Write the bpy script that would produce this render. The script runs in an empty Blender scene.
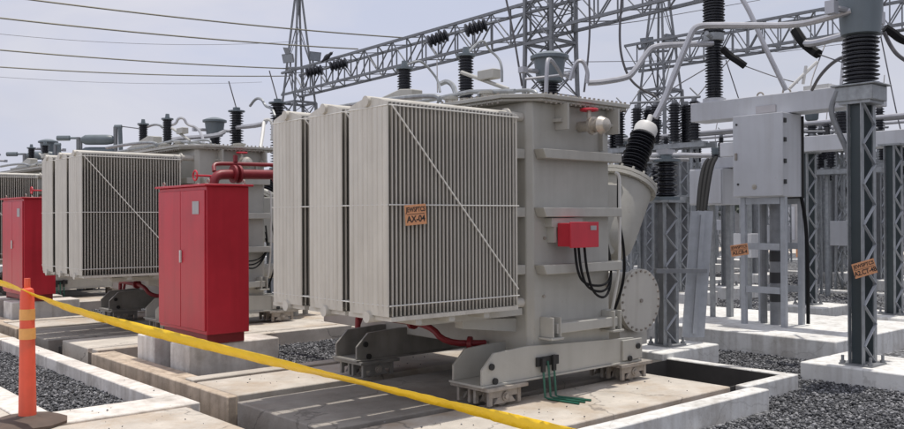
import bpy, math, random
import numpy as np
from mathutils import Vector, Matrix
random.seed(7); rng = np.random.default_rng(7)
R = math.radians
scn = bpy.context.scene
col = scn.collection

# ------------------------------------------------------------------ survey frame
# x runs along the long side of the transformer cooling banks, y along the row of transformers, z up; the photographer stands at the origin
EYE = 1.6; FOC = 883.0
FW = (math.cos(R(49)), math.sin(R(49))); RT = (FW[1], -FW[0])
PIT, ROL = R(.26), R(.25)
def ray(u, v):
    a = (u-452)/FOC; b = (214.5-v)/FOC
    a2 = a*math.cos(ROL)+b*math.sin(ROL); b2 = -a*math.sin(ROL)+b*math.cos(ROL)
    c, s = math.cos(PIT), math.sin(PIT); fw = c-s*b2; up = s+c*b2
    return Vector((fw*FW[0]+a2*RT[0], fw*FW[1]+a2*RT[1], up))
def at(u, v, d):                       # survey reading: bearing and distance -> world point
    return Vector((0, 0, EYE))+ray(u, v)*d
def on_x(u, v, X):
    r = ray(u, v); return Vector((0, 0, EYE))+r*(X/r.x)
def on_y(u, v, Y):
    r = ray(u, v); return Vector((0, 0, EYE))+r*(Y/r.y)
def on_z(u, v, z):
    r = ray(u, v); return Vector((0, 0, EYE))+r*((z-EYE)/r.z)

# ------------------------------------------------------------------ materials
def mat(name, c, rough=.6, metal=0., var=.12, scale=3., bump=0., bscale=40., stain=None, stain_amt=0., streak=0., spec=.5, crack=False, rust=0.):
    m = bpy.data.materials.new(name); m.use_nodes = True
    nt = m.node_tree; N = nt.nodes; L = nt.links
    b = N['Principled BSDF']
    b.inputs['Roughness'].default_value = rough; b.inputs['Metallic'].default_value = metal
    b.inputs['Specular IOR Level'].default_value = spec
    tc = N.new('ShaderNodeNewGeometry')
    oi = N.new('ShaderNodeObjectInfo')
    n = N.new('ShaderNodeTexNoise'); n.inputs['Scale'].default_value = scale; n.inputs['Detail'].default_value = 8; n.inputs['Roughness'].default_value = .65
    L.new(tc.outputs['Position'], n.inputs['Vector'])
    mr = N.new('ShaderNodeMapRange'); mr.inputs['From Min'].default_value = .3; mr.inputs['From Max'].default_value = .7
    mr.inputs['To Min'].default_value = 1-var; mr.inputs['To Max'].default_value = 1+var
    L.new(n.outputs['Fac'], mr.inputs['Value'])
    mx = N.new('ShaderNodeMix'); mx.data_type = 'RGBA'; mx.blend_type = 'MULTIPLY'; mx.inputs['Factor'].default_value = 1
    mx.inputs['A'].default_value = (*c, 1)
    L.new(mr.outputs['Result'], mx.inputs['B'])
    out = mx.outputs['Result']
    if stain:
        n2 = N.new('ShaderNodeTexNoise'); n2.inputs['Scale'].default_value = scale*.45; n2.inputs['Detail'].default_value = 10; n2.inputs['Roughness'].default_value = .7
        L.new(tc.outputs['Position'], n2.inputs['Vector'])
        m2 = N.new('ShaderNodeMapRange'); m2.inputs['From Min'].default_value = .48; m2.inputs['From Max'].default_value = .66
        m2.inputs['To Max'].default_value = stain_amt
        L.new(n2.outputs['Fac'], m2.inputs['Value'])
        x2 = N.new('ShaderNodeMix'); x2.data_type = 'RGBA'; x2.inputs['B'].default_value = (*stain, 1)
        L.new(m2.outputs['Result'], x2.inputs['Factor']); L.new(out, x2.inputs['A']); out = x2.outputs['Result']
    if streak:
        mp = N.new('ShaderNodeMapping'); mp.inputs['Scale'].default_value = (9, 9, .7)
        L.new(tc.outputs['Position'], mp.inputs['Vector'])
        n3 = N.new('ShaderNodeTexNoise'); n3.inputs['Scale'].default_value = 1.2; n3.inputs['Detail'].default_value = 6
        L.new(mp.outputs['Vector'], n3.inputs['Vector'])
        m3 = N.new('ShaderNodeMapRange'); m3.inputs['From Min'].default_value = .45; m3.inputs['From Max'].default_value = .75; m3.inputs['To Max'].default_value = streak
        L.new(n3.outputs['Fac'], m3.inputs['Value'])
        x3 = N.new('ShaderNodeMix'); x3.data_type = 'RGBA'; x3.blend_type = 'MULTIPLY'; x3.inputs['B'].default_value = (.42, .37, .31, 1)
        L.new(m3.outputs['Result'], x3.inputs['Factor']); L.new(out, x3.inputs['A']); out = x3.outputs['Result']
    if rust:
        nr = N.new('ShaderNodeTexNoise'); nr.inputs['Scale'].default_value = 9; nr.inputs['Detail'].default_value = 10; nr.inputs['Roughness'].default_value = .8; L.new(tc.outputs['Position'], nr.inputs['Vector'])
        ma = N.new('ShaderNodeMapRange'); ma.inputs['From Min'].default_value = .60; ma.inputs['From Max'].default_value = .70; ma.inputs['To Max'].default_value = rust; L.new(nr.outputs['Fac'], ma.inputs['Value'])
        xr = N.new('ShaderNodeMix'); xr.data_type = 'RGBA'; xr.inputs['B'].default_value = (c[0]*.45+.03, c[1]*.36+.02, c[2]*.28+.01, 1); L.new(ma.outputs['Result'], xr.inputs['Factor']); L.new(out, xr.inputs['A']); out = xr.outputs['Result']
    if crack:
        nd = N.new('ShaderNodeTexNoise'); nd.inputs['Scale'].default_value = 2.5; nd.inputs['Detail'].default_value = 5; L.new(tc.outputs['Position'], nd.inputs['Vector'])
        ad = N.new('ShaderNodeMix'); ad.data_type = 'VECTOR'; ad.inputs['Factor'].default_value = .35; L.new(tc.outputs['Position'], ad.inputs['A']); L.new(nd.outputs['Color'], ad.inputs['B'])
        vo = N.new('ShaderNodeTexVoronoi'); vo.feature = 'DISTANCE_TO_EDGE'; vo.inputs['Scale'].default_value = .9; L.new(ad.outputs['Result'], vo.inputs['Vector'])
        mc = N.new('ShaderNodeMapRange'); mc.inputs['From Min'].default_value = .002; mc.inputs['From Max'].default_value = .007; mc.inputs['To Min'].default_value = .5 if c[0] < .6 else .18; mc.inputs['To Max'].default_value = 0
        L.new(vo.outputs['Distance'], mc.inputs['Value'])
        xc = N.new('ShaderNodeMix'); xc.data_type = 'RGBA'; xc.inputs['B'].default_value = (.08, .07, .06, 1); L.new(mc.outputs['Result'], xc.inputs['Factor']); L.new(out, xc.inputs['A']); out = xc.outputs['Result']
        # dark drips and scuffs
        ns = N.new('ShaderNodeTexNoise'); ns.inputs['Scale'].default_value = 11; ns.inputs['Detail'].default_value = 9; ns.inputs['Roughness'].default_value = .75; L.new(tc.outputs['Position'], ns.inputs['Vector'])
        ms = N.new('ShaderNodeMapRange'); ms.inputs['From Min'].default_value = .56; ms.inputs['From Max'].default_value = .72; ms.inputs['To Max'].default_value = .45; L.new(ns.outputs['Fac'], ms.inputs['Value'])
        xs_ = N.new('ShaderNodeMix'); xs_.data_type = 'RGBA'; xs_.blend_type = 'MULTIPLY'; xs_.inputs['B'].default_value = (.45, .40, .34, 1); L.new(ms.outputs['Result'], xs_.inputs['Factor']); L.new(out, xs_.inputs['A']); out = xs_.outputs['Result']
    L.new(out, b.inputs['Base Color'])
    rr = N.new('ShaderNodeMapRange'); rr.inputs['To Min'].default_value = max(.05, rough-.12); rr.inputs['To Max'].default_value = min(1, rough+.12)
    L.new(n.outputs['Fac'], rr.inputs['Value']); L.new(rr.outputs['Result'], b.inputs['Roughness'])
    if bump:
        n4 = N.new('ShaderNodeTexNoise'); n4.inputs['Scale'].default_value = bscale; n4.inputs['Detail'].default_value = 6
        L.new(tc.outputs['Position'], n4.inputs['Vector'])
        bp = N.new('ShaderNodeBump'); bp.inputs['Strength'].default_value = bump; bp.inputs['Distance'].default_value = .02
        L.new(n4.outputs['Fac'], bp.inputs['Height']); L.new(bp.outputs['Normal'], b.inputs['Normal'])
    return m

GREY = mat('transformer_paint', (.43, .42, .38), .45, var=.07, scale=1.5, streak=.13, stain=(.30, .275, .235), stain_amt=.4, rust=.4, bump=.02, bscale=6)
FIN = mat('radiator_paint', (.55, .525, .47), .5, var=.08, scale=2, streak=.3, rust=.25)
FIND = mat('shaded_fin_sides', (.215, .203, .18), .85, var=.15, scale=3)  # shade between the fins put into the colour of their inner sides
DGREY = mat('shaded_skid_paint', (.23, .222, .205), .6, var=.2, scale=4, streak=.3)  # shade under the tank put into the far skid's paint, plus streaks
GALVL = mat('bright_galvanized', (.40, .42, .45), .5, .2, var=.12, scale=9, streak=.15)
TEAL = mat('shaded_teal_paint', (.045, .06, .066), .5, var=.1, scale=6)  # teal darkened to carry the shade inside the column channels
REDM = mat('fire_red_paint', (.50, .025, .043), .36, var=.13, scale=1.3, streak=.28, rust=.35, bump=.03, bscale=5)
DRED = mat('red_pipe_paint', (.21, .016, .022), .45, var=.12, scale=5)
GALV = mat('galvanized_steel', (.30, .315, .325), .5, .25, var=.22, scale=12, streak=.25, rust=.4)
GALVD = mat('weathered_steel', (.215, .222, .232), .55, .2, var=.16, scale=9)
ALU = mat('aluminium_tube', (.42, .42, .44), .42, .5, var=.1, scale=5)
PORC = mat('dark_porcelain', (.018, .019, .025), .28, var=.15, scale=8)
CAPW = mat('white_cap', (.62, .61, .58), .45, var=.06)
POT = mat('blue_grey_paint', (.14, .168, .185), .45, var=.08, scale=4, streak=.15)
CAB = mat('cabinet_grey_paint', (.50, .508, .53), .42, var=.06, scale=2, streak=.18, rust=.3, bump=.02, bscale=5)
CABLE = mat('black_cable', (.012, .012, .013), .8, spec=.2)
BLK = mat('black_rubber', (.02, .02, .02), .6)
WIRE = mat('conductor', (.13, .125, .13), .5, .5)
WIREL = mat('oxidised_conductor', (.22, .21, .17), .5, .3)
SLAB = mat('concrete_slab', (.52, .475, .415), .85, var=.2, scale=2.2, bump=.25, bscale=30, stain=(.38, .28, .185), stain_amt=.75, crack=True)
SLABD = mat('trafficked_concrete', (.29, .265, .235), .85, var=.25, scale=2.5, bump=.25, bscale=30, stain=(.21, .175, .14), stain_amt=.6, crack=True)
TRENCH = mat('trench_concrete', (.52, .43, .335), .9, var=.25, scale=4, bump=.3, bscale=25, stain=(.22, .17, .12), stain_amt=.6, streak=.6)
WHT = mat('whitewashed_concrete', (.72, .715, .69), .85, var=.1, scale=3, bump=.15, bscale=30, stain=(.36, .33, .29), stain_amt=.6, streak=.4, crack=True)
PLN = mat('plain_concrete', (.72, .68, .63), .88, var=.15, scale=4, bump=.25, bscale=30, stain=(.34, .30, .26), stain_amt=.6, streak=.45)
DRAIN = mat('drain_concrete', (.16, .13, .105), .9, var=.3, scale=6)
PITM = mat('shaded_pit_concrete', (.06, .055, .05), .95, var=.3)  # pit's inner shade put into the colour; also on grooves and trench floor
YEL = mat('yellow_tape', (.84, .54, .012), .38, var=.08, scale=6, bump=.6, bscale=18)
ORG = mat('orange_plastic', (.80, .11, .055), .5, var=.08, scale=6, stain=(.45, .12, .07), stain_amt=.5, streak=.3)
REFL = mat('reflective_band', (.75, .37, .11), .4, var=.08, scale=20)
SIGN = mat('sign_orange', (.66, .31, .15), .55, var=.08, scale=12)
INK = mat('sign_ink', (.02, .018, .018), .6)
GRN = mat('green_strip', (.02, .115, .075), .45)
STEELD = mat('dirty_steel', (.33, .30, .265), .65, .1, var=.25, scale=14, stain=(.16, .11, .07), stain_amt=.5)
PLATE = mat('nameplate_metal', (.42, .40, .40), .4, .6)
BRASS = mat('valve_metal', (.5, .46, .40), .35, .6, var=.2, scale=20)
LENS = mat('lamp_glass', (.30, .33, .37), .15)
FEATH = mat('feathers', (.03, .03, .035), .6)
CARD = mat('cab_louvre_dark', (.03, .03, .032), .6)
LEAF = mat('hazy_foliage', (.13, .15, .125), .8, var=.35, scale=1.)
BARK = mat('bark', (.14, .12, .10), .9)
FARW = mat('far_wall_paint', (.42, .41, .40), .9)

def gravel_mat():
    m = mat('gravel_ground', (.12, .122, .128), .9)
    nt = m.node_tree; N = nt.nodes; L = nt.links; b = N['Principled BSDF']
    g = N.new('ShaderNodeNewGeometry')
    v = N.new('ShaderNodeTexVoronoi'); v.inputs['Scale'].default_value = 22; L.new(g.outputs['Position'], v.inputs['Vector'])
    cr = N.new('ShaderNodeValToRGB'); cr.color_ramp.elements[0].color = (.022, .023, .026, 1); cr.color_ramp.elements[1].color = (.34, .345, .36, 1)
    sp = N.new('ShaderNodeSeparateColor'); L.new(v.outputs['Color'], sp.inputs['Color']); L.new(sp.outputs['Red'], cr.inputs['Fac'])
    v2 = N.new('ShaderNodeMapRange'); v2.inputs['From Min'].default_value = .25; v2.inputs['From Max'].default_value = .75; v2.inputs['To Min'].default_value = 1.0; v2.inputs['To Max'].default_value = .25
    L.new(v.outputs['Distance'], v2.inputs['Value'])
    mx = N.new('ShaderNodeMix'); mx.data_type = 'RGBA'; mx.blend_type = 'MULTIPLY'; mx.inputs['Factor'].default_value = 1
    L.new(cr.outputs['Color'], mx.inputs['A']); L.new(v2.outputs['Result'], mx.inputs['B'])
    n = N.new('ShaderNodeTexNoise'); n.inputs['Scale'].default_value = .7; n.inputs['Detail'].default_value = 8; L.new(g.outputs['Position'], n.inputs['Vector'])
    mr = N.new('ShaderNodeMapRange'); mr.inputs['From Min'].default_value = .3; mr.inputs['From Max'].default_value = .7; mr.inputs['To Min'].default_value = .75; mr.inputs['To Max'].default_value = 1.5
    L.new(n.outputs['Fac'], mr.inputs['Value'])
    m2 = N.new('ShaderNodeMix'); m2.data_type = 'RGBA'; m2.blend_type = 'MULTIPLY'; m2.inputs['Factor'].default_value = 1
    L.new(mx.outputs['Result'], m2.inputs['A']); L.new(mr.outputs['Result'], m2.inputs['B'])
    L.new(m2.outputs['Result'], b.inputs['Base Color'])
    bp = N.new('ShaderNodeBump'); bp.invert = True; bp.inputs['Strength'].default_value = .9; bp.inputs['Distance'].default_value = .03
    L.new(v.outputs['Distance'], bp.inputs['Height']); L.new(bp.outputs['Normal'], b.inputs['Normal'])
    return m
GRAV = gravel_mat()
def stone_mat():
    m = mat('crushed_stone', (.15, .152, .16), .85)
    nt = m.node_tree; N = nt.nodes; L = nt.links; b = N['Principled BSDF']
    g = N.new('ShaderNodeNewGeometry')
    cr = N.new('ShaderNodeValToRGB'); e = cr.color_ramp.elements
    e[0].color = (.045, .046, .05, 1); e[1].color = (.34, .34, .35, 1); e.new(.7).color = (.13, .132, .14, 1)
    L.new(g.outputs['Random Per Island'], cr.inputs['Fac']); L.new(cr.outputs['Color'], b.inputs['Base Color'])
    return m
STONE = stone_mat()

# ------------------------------------------------------------------ mesh builder
ORGN = {}
class MB:
    def __init__(s): s.v = []; s.f = []
    def add(s, vs, fs):
        k = len(s.v); s.v += [tuple(p) for p in vs]; s.f += [tuple(i+k for i in f) for f in fs]; return s
    def box(s, x0, x1, y0, y1, z0, z1):
        vs = [(x, y, z) for z in (z0, z1) for y in (y0, y1) for x in (x0, x1)]
        return s.add(vs, [(0, 2, 3, 1), (4, 5, 7, 6), (0, 1, 5, 4), (2, 6, 7, 3), (0, 4, 6, 2), (1, 3, 7, 5)])
    def sheet(s, x0, x1, y0, y1, z): return s.add([(x0, y0, z), (x1, y0, z), (x1, y1, z), (x0, y1, z)], [(0, 1, 2, 3)])
    def frame(s, d):
        d = Vector(d).normalized(); u = d.cross(Vector((0, 0, 1)))
        if u.length < .05: u = d.cross(Vector((0, 1, 0)))
        u.normalize(); return u, d.cross(u).normalized()
    def tube(s, a, b, r, n=8, r2=None, cap=True):
        a, b = Vector(a), Vector(b); u, w = s.frame(b-a); r2 = r if r2 is None else r2
        vs = []
        for p, q in ((a, r), (b, r2)):
            vs += [p+u*math.cos(2*math.pi*i/n)*q+w*math.sin(2*math.pi*i/n)*q for i in range(n)]
        fs = [(i, n+i, n+(i+1) % n, (i+1) % n) for i in range(n)]
        if cap: fs += [tuple(range(n)), tuple(range(2*n-1, n-1, -1))]
        return s.add(vs, fs)
    def path(s, pts, r, n=8, up=None):
        pts = [Vector(p) for p in pts]; vs = []; fs = []; u = None
        for i, p in enumerate(pts):
            d = (pts[min(i+1, len(pts)-1)]-pts[max(i-1, 0)]).normalized()
            if u is None: u, w = s.frame(d)
            u = (u-d*u.dot(d)).normalized(); w = d.cross(u)
            vs += [p+u*math.cos(2*math.pi*k/n)*r+w*math.sin(2*math.pi*k/n)*r for k in range(n)]
        for i in range(len(pts)-1):
            fs += [(i*n+k, (i+1)*n+k, (i+1)*n+(k+1) % n, i*n+(k+1) % n) for k in range(n)]
        fs += [tuple(range(n)), tuple(range(len(vs)-1, len(vs)-n-1, -1))]
        return s.add(vs, fs)
    def bar(s, a, b, w, h=None, roll=None):
        a, b = Vector(a), Vector(b); h = h or w; u, q = s.frame(b-a)
        vs = []
        for p in (a, b):
            for i, j in ((-1, -1), (1, -1), (1, 1), (-1, 1)): vs.append(p+u*i*w/2+q*j*h/2)
        return s.add(vs, [(0, 1, 2, 3), (7, 6, 5, 4), (0, 4, 5, 1), (1, 5, 6, 2), (2, 6, 7, 3), (3, 7, 4, 0)])
    def lathe(s, prof, o, axis=(0, 0, 1), n=16):
        o = Vector(o); d = Vector(axis).normalized(); u, w = s.frame(d); vs = []; fs = []
        for r, h in prof:
            vs += [o+d*h+u*math.cos(2*math.pi*k/n)*r+w*math.sin(2*math.pi*k/n)*r for k in range(n)]
        for i in range(len(prof)-1):
            fs += [(i*n+k, i*n+(k+1) % n, (i+1)*n+(k+1) % n, (i+1)*n+k) for k in range(n)]
        fs += [tuple(range(n-1, -1, -1)), tuple(range(len(vs)-n, len(vs)))]
        return s.add(vs, fs)
    def prism(s, poly, ax, a, b):          # polygon in the two other axes, extruded along ax
        n = len(poly); vs = []
        for t in (a, b):
            for p in poly:
                vs.append({'x': (t, p[0], p[1]), 'y': (p[0], t, p[1]), 'z': (p[0], p[1], t)}[ax])
        fs = [(i, (i+1) % n, n+(i+1) % n, n+i) for i in range(n)]
        fs += [tuple(range(n-1, -1, -1)), tuple(range(n, 2*n))]
        return s.add(vs, fs)
    def build(s, name, m, parent=None, base=None, bevel=0, smooth=35):
        o0 = Vector(base) if base is not None else (ORGN[parent.name] if parent else Vector((0, 0, 0)))
        me = bpy.data.meshes.new(name); me.from_pydata([Vector(p)-o0 for p in s.v], [], s.f)
        me.materials.append(m)
        import bmesh
        bm = bmesh.new(); bm.from_mesh(me); bmesh.ops.recalc_face_normals(bm, faces=bm.faces); bm.to_mesh(me); bm.free()
        if smooth:
            me.polygons.foreach_set('use_smooth', [True]*len(me.polygons)); me.set_sharp_from_angle(angle=R(smooth))
        o = bpy.data.objects.new(name, me); col.objects.link(o)
        if parent: o.parent = parent; ORGN[o.name] = ORGN[parent.name]
        else: o.location = o0; ORGN[o.name] = o0
        if bevel:
            bv = o.modifiers.new('edge', 'BEVEL'); bv.width = bevel; bv.segments = 2; bv.limit_method = 'ANGLE'; bv.angle_limit = R(40); bv.harden_normals = False
        return o
def multi(name, m, parent, *mbs, **kw):
    return [b.build(name, m, parent, **kw) for b in mbs]
def tag(o, label, cat, group=None, kind=None):
    o['label'] = label; o['category'] = cat
    if group: o['group'] = group
    if kind: o['kind'] = kind
    return o
def thing(name, label, cat, loc, group=None):
    o = bpy.data.objects.new(name, None); col.objects.link(o); o.location = loc; o.empty_display_size = .1
    ORGN[o.name] = Vector(loc); return tag(o, label, cat, group)
def structure(o, label=None):
    o['kind'] = 'structure'
    if label: o['label'] = label
    return o
def copy_tree(o, d, label=None, parent=None):
    c = o.copy(); col.objects.link(c)
    if parent is None: c.location = o.location+Vector(d)
    else: c.parent = parent
    if label: c['label'] = label
    for ch in o.children: copy_tree(ch, d, None, c)
    return c
def lettering(txt, size, o, right, up, parent, wmax=None, squeeze=1.):
    cu = bpy.data.curves.new('lettering', 'FONT'); cu.body = txt; cu.size = size; cu.align_x = 'CENTER'; cu.align_y = 'CENTER'; cu.extrude = .0006; cu.offset = size*.025
    t = bpy.data.objects.new('lettering', cu); col.objects.link(t)
    dg = bpy.context.evaluated_depsgraph_get(); me = bpy.data.meshes.new_from_object(t.evaluated_get(dg)); bpy.data.objects.remove(t)
    r = Vector(right).normalized(); u = Vector(up).normalized(); n = r.cross(u)
    me.transform(Matrix(((r.x*squeeze, u.x, n.x, 0), (r.y*squeeze, u.y, n.y, 0), (r.z*squeeze, u.z, n.z, 0), (0, 0, 0, 1))))
    me.transform(Matrix.Translation(Vector(o)-ORGN[parent.name]))
    me.materials.clear(); me.materials.append(INK)
    ob = bpy.data.objects.new('lettering', me); col.objects.link(ob); ob.parent = parent
    return ob

def sheds(r0, r1, h, n, top=0.0):
    p = [(r0, 0)]
    st = h/n
    for i in range(n):
        rr = r1 if i % 2 == 0 else r0+(r1-r0)*.78
        z = i*st
        p += [(r0, z+st*.10), (rr, z+st*.34), (rr, z+st*.44), (r0, z+st*.78)]
    p += [(r0, h)]
    return p
def insulator(o, r0, r1, h, n, name, parent, axis=(0, 0, 1), seg=16):
    m = MB().lathe(sheds(r0, r1, h, n), o, axis, seg); return m.build(name, PORC, parent, smooth=30)
def arc(c, a, b, r, t0, t1, n=8):           # points of an arc in the plane of unit vectors a, b
    c, a, b = Vector(c), Vector(a), Vector(b)
    return [c+a*r*math.cos(t0+(t1-t0)*i/n)+b*r*math.sin(t0+(t1-t0)*i/n) for i in range(n+1)]
def soft(pts, k=3):                          # round the corners of a polyline
    P = [Vector(p) for p in pts]
    for _ in range(k):
        Q = [P[0]]
        for a, b in zip(P[:-1], P[1:]): Q += [a*.75+b*.25, a*.25+b*.75]
        P = Q+[P[-1]]
    return P

def lattice(m, c, z0, z1, w0, w1, n, t=.05, br=.03, x=False):
    c = Vector((c[0], c[1], 0))
    def k(i, s):
        f = i/n; w = (w0+(w1-w0)*f)/2; z = z0+(z1-z0)*f
        sx, sy = ((-1, -1), (1, -1), (1, 1), (-1, 1))[s]; return c+Vector((sx*w, sy*w, z))
    for s in range(4):
        m.bar(k(0, s), k(n, s), t)
        for i in range(n):
            a, b = (s, (s+1) % 4) if (i+s) % 2 == 0 else ((s+1) % 4, s)
            m.bar(k(i, a), k(i+1, b), br, br*.4)
            if x: m.bar(k(i, b), k(i+1, a), br, br*.4)
            if x or i % 3 == 0: m.bar(k(i, s), k(i, (s+1) % 4), br, br*.4)
        m.bar(k(n, s), k(n, (s+1) % 4), t*.9)
    return m
def truss(m, a, b, w, h, n, t=.06, br=.035):
    a, b = Vector(a), Vector(b); d = (b-a).normalized(); side = d.cross(Vector((0, 0, 1))).normalized()
    def k(i, s):
        f = i/n; sx, sz = ((-1, 0), (1, 0), (1, 1), (-1, 1))[s]; return a+(b-a)*f+side*sx*w/2+Vector((0, 0, sz*h))
    for s in range(4): m.bar(k(0, s), k(n, s), t)
    for i in range(n):
        for s in range(4):
            q, r_ = (s, (s+1) % 4) if i % 2 == 0 else ((s+1) % 4, s)
            m.bar(k(i, q), k(i+1, r_), br, br*.5)
            if s in (1, 3): m.bar(k(i, s), k(i, (s+1) % 4), br, br*.5)
    return m

# ------------------------------------------------------------------ ground and concrete (setting)
def ground():
    holes = [(3.4, 3.8, 2.5, 40), (7.46, 8.42, 4.62, 5.98)]
    xs = sorted({-400, 700, *[h[0] for h in holes], *[h[1] for h in holes]}); ys = sorted({-400, 700, *[h[2] for h in holes], *[h[3] for h in holes]})
    m = MB()
    for x0, x1 in zip(xs[:-1], xs[1:]):
        for y0, y1 in zip(ys[:-1], ys[1:]):
            if any(h[0] <= x0 and x1 <= h[1] and h[2] <= y0 and y1 <= h[3] for h in holes): continue
            m.sheet(x0, x1, y0, y1, -.18)
    structure(m.build('ground', GRAV, smooth=0))
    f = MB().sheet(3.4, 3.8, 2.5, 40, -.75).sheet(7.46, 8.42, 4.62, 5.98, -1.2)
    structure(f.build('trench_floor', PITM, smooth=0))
ground()
PER = 6.75
def S(name, m, boxes, bevel=.012):
    b = MB()
    for q in boxes: b.box(*q)
    return structure(b.build(name, m, bevel=bevel))
# slabs on the far side of the trench, one per transformer
for i in range(3):
    o = i*PER; XE = 7.5 if i else 7.46
    S('transformer_pavement', SLAB, [(3.8, XE, 4.58+o, 5.56+o, -.8, 0)])
    S('track_pavement', SLABD, [(3.66, 7.5, 5.70+o, 7.10+o, -.8, .0)])
    S('transformer_pavement', SLAB, [(3.8, 7.5, 7.36+o, 8.22+o, -.8, 0)])
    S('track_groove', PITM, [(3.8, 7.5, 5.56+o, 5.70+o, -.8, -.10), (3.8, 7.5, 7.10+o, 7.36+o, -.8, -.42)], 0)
    S('drain_channel', DRAIN, [(3.81, 7.40, 4.42+o, 4.58+o, -.7, -.05), (3.81, 7.5, 8.22+o, 8.34+o, -.7, -.06)], 0)
    S('pavement_kerb', SLAB if i else WHT, [(3.8, 7.56, 4.24+o, 4.42+o, -.7, .012)])
    S('pavement_kerb', SLAB, [(3.82, 7.56, 8.34+o, 8.52+o, -.7, .004)])
    if i: S('apron_pavement', SLAB, [(7.56, 9.0, 4.2+o, 8.5+o, -.7, -.012)])
    S('trench_wall', TRENCH, [(3.8, 3.99, 8.522+o, 10.908+o, -.8, -.006)])
    S('trench_wall', TRENCH, [(3.7, 3.8, 7.36+o, 10.9+o, -.8, -.004)])
S('pit_rim', WHT, [(7.58, 8.56, 4.48, 4.605, -1.2, .0), (8.435, 8.56, 4.605, 6.0, -1.2, .0)])
S('pit_wall', PITM, [(7.461, 8.42, 4.606, 4.62, -1.2, -.012), (8.42, 8.434, 4.62, 5.98, -1.2, -.012), (7.461, 8.434, 5.98, 6.1, -1.2, -.02)], 0)  # dark lining stands in for the shade inside the pit
# near side of the trench
S('foreground_pavement', SLAB, [(-6, 3.24, -4, 7.2, -.8, 0)])
S('pavement_joint', TRENCH, [(-6, 3.3, 7.2, 7.27, -.8, -.03)], 0)
S('bed_kerb', PLN, [(-6, 3.4, 7.27, 7.74, -.8, .006)])
S('bed_wall', PLN, [(3.2, 3.4, 7.742, 12.9, -.8, .0), (2.04, 2.3, 7.742, 12.9, -.8, .004)])
S('bed_kerb', PLN, [(2.04, 3.4, 12.9, 13.08, -.8, .006)])
S('side_pavement', SLAB, [(-8, 2.035, 7.742, 40, -.8, -.004), (2.036, 3.4, 13.082, 40, -.8, 0)])

# whitewashed and plain plinths: things of their own
def plinth(x0, x1, y0, y1, z1, label, m=WHT, group='concrete plinths under the steelwork', z0=-.2):
    b = MB().box(x0, x1, y0, y1, z0, z1)
    return tag(b.build('concrete_plinth', m, base=((x0+x1)/2, (y0+y1)/2, z0), bevel=.015), label, 'plinth', group)

# stone beds: loose crushed stone
def stones(rects, n, zlo, smin, smax, label, keep=None):
    base = np.array([[1, 0, 0], [-1, 0, 0], [0, 1, 0], [0, -1, 0], [0, 0, 1], [0, 0, -1]], float)
    tri = np.array([[0, 2, 4], [2, 1, 4], [1, 3, 4], [3, 0, 4], [2, 0, 5], [1, 2, 5], [3, 1, 5], [0, 3, 5]])
    area = np.array([(r[1]-r[0])*(r[3]-r[2]) for r in rects]); pick = rng.choice(len(rects), n, p=area/area.sum()); rr = np.array(rects)[pick]
    pos = np.stack([rr[:, 0]+(rr[:, 1]-rr[:, 0])*rng.random(n), rr[:, 2]+(rr[:, 3]-rr[:, 2])*rng.random(n), zlo+rng.random(n)**2*.035], 1)
    if keep is not None: pos = pos[keep(pos)]; n = len(pos)
    sc = (smin+(smax-smin)*rng.random(n)**2)[:, None, None]*(.6+.8*rng.random((n, 6, 3)))
    q = rng.normal(size=(n, 4)); q /= np.linalg.norm(q, axis=1)[:, None]; w, x, y, z = q.T
    M = np.stack([np.stack([1-2*(y*y+z*z), 2*(x*y-z*w), 2*(x*z+y*w)], 1), np.stack([2*(x*y+z*w), 1-2*(x*x+z*z), 2*(y*z-x*w)], 1), np.stack([2*(x*z-y*w), 2*(y*z+x*w), 1-2*(x*x+y*y)], 1)], 1)
    V = np.einsum('nij,nkj->nki', M, base[None]*sc)
    V[:, :, 2] *= .75; V += pos[:, None, :]
    F = (tri[None]+6*np.arange(n)[:, None, None]).reshape(-1, 3)
    me = bpy.data.meshes.new('crushed_stone'); me.vertices.add(n*6); me.vertices.foreach_set('co', V.reshape(-1))
    me.loops.add(len(F)*3); me.loops.foreach_set('vertex_index', F.reshape(-1).astype(np.int32))
    me.polygons.add(len(F)); me.polygons.foreach_set('loop_start', (np.arange(len(F))*3).astype(np.int32))
    me.update(calc_edges=True); me.validate(); me.materials.append(STONE)
    o = bpy.data.objects.new('gravel', me); col.objects.link(o)
    tag(o, label, 'gravel', None, 'stuff')
stones([(2.3, 3.2, 7.75, 12.9)], 19000, -.165, .011, .024, 'grey crushed stone filling the sunken bed on the left')
stones([(3.99, 9.0, 8.53, 10.9)], 26000, -.185, .013, .027, 'grey crushed stone between the first two transformer slabs')
stones([(3.99, 9.0, 8.53+PER, 10.9+PER)], 9000, -.185, .014, .03, 'grey crushed stone between the farther transformer slabs')
stones([(4.5, 13.0, 0.5, 4.16), (7.56, 9.9, 3.2, 4.56), (8.62, 10.6, 4.5, 8.6)], 85000, -.185, .010, .025, 'grey crushed stone along the right of the transformer slab')
stones([(12.5, 26, 3, 16)], 20000, -.185, .018, .04, 'grey crushed stone beyond the big whitewashed plinth')

stones([(3.85, 7.4, 4.6, 5.5), (3.85, 7.4, 7.4, 8.2), (7.46, 7.56, 4.2, 4.5)], 70, .003, .004, .012, 'few loose stones scattered on the concrete around the nearest transformer')
stones([(2.3, 3.38, 7.3, 7.72), (3.22, 3.38, 7.8, 12.8), (0, 3.2, 5.2, 7.1)], 70, .006, .004, .011, 'few loose stones scattered on the kerbs of the left bed')
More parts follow.
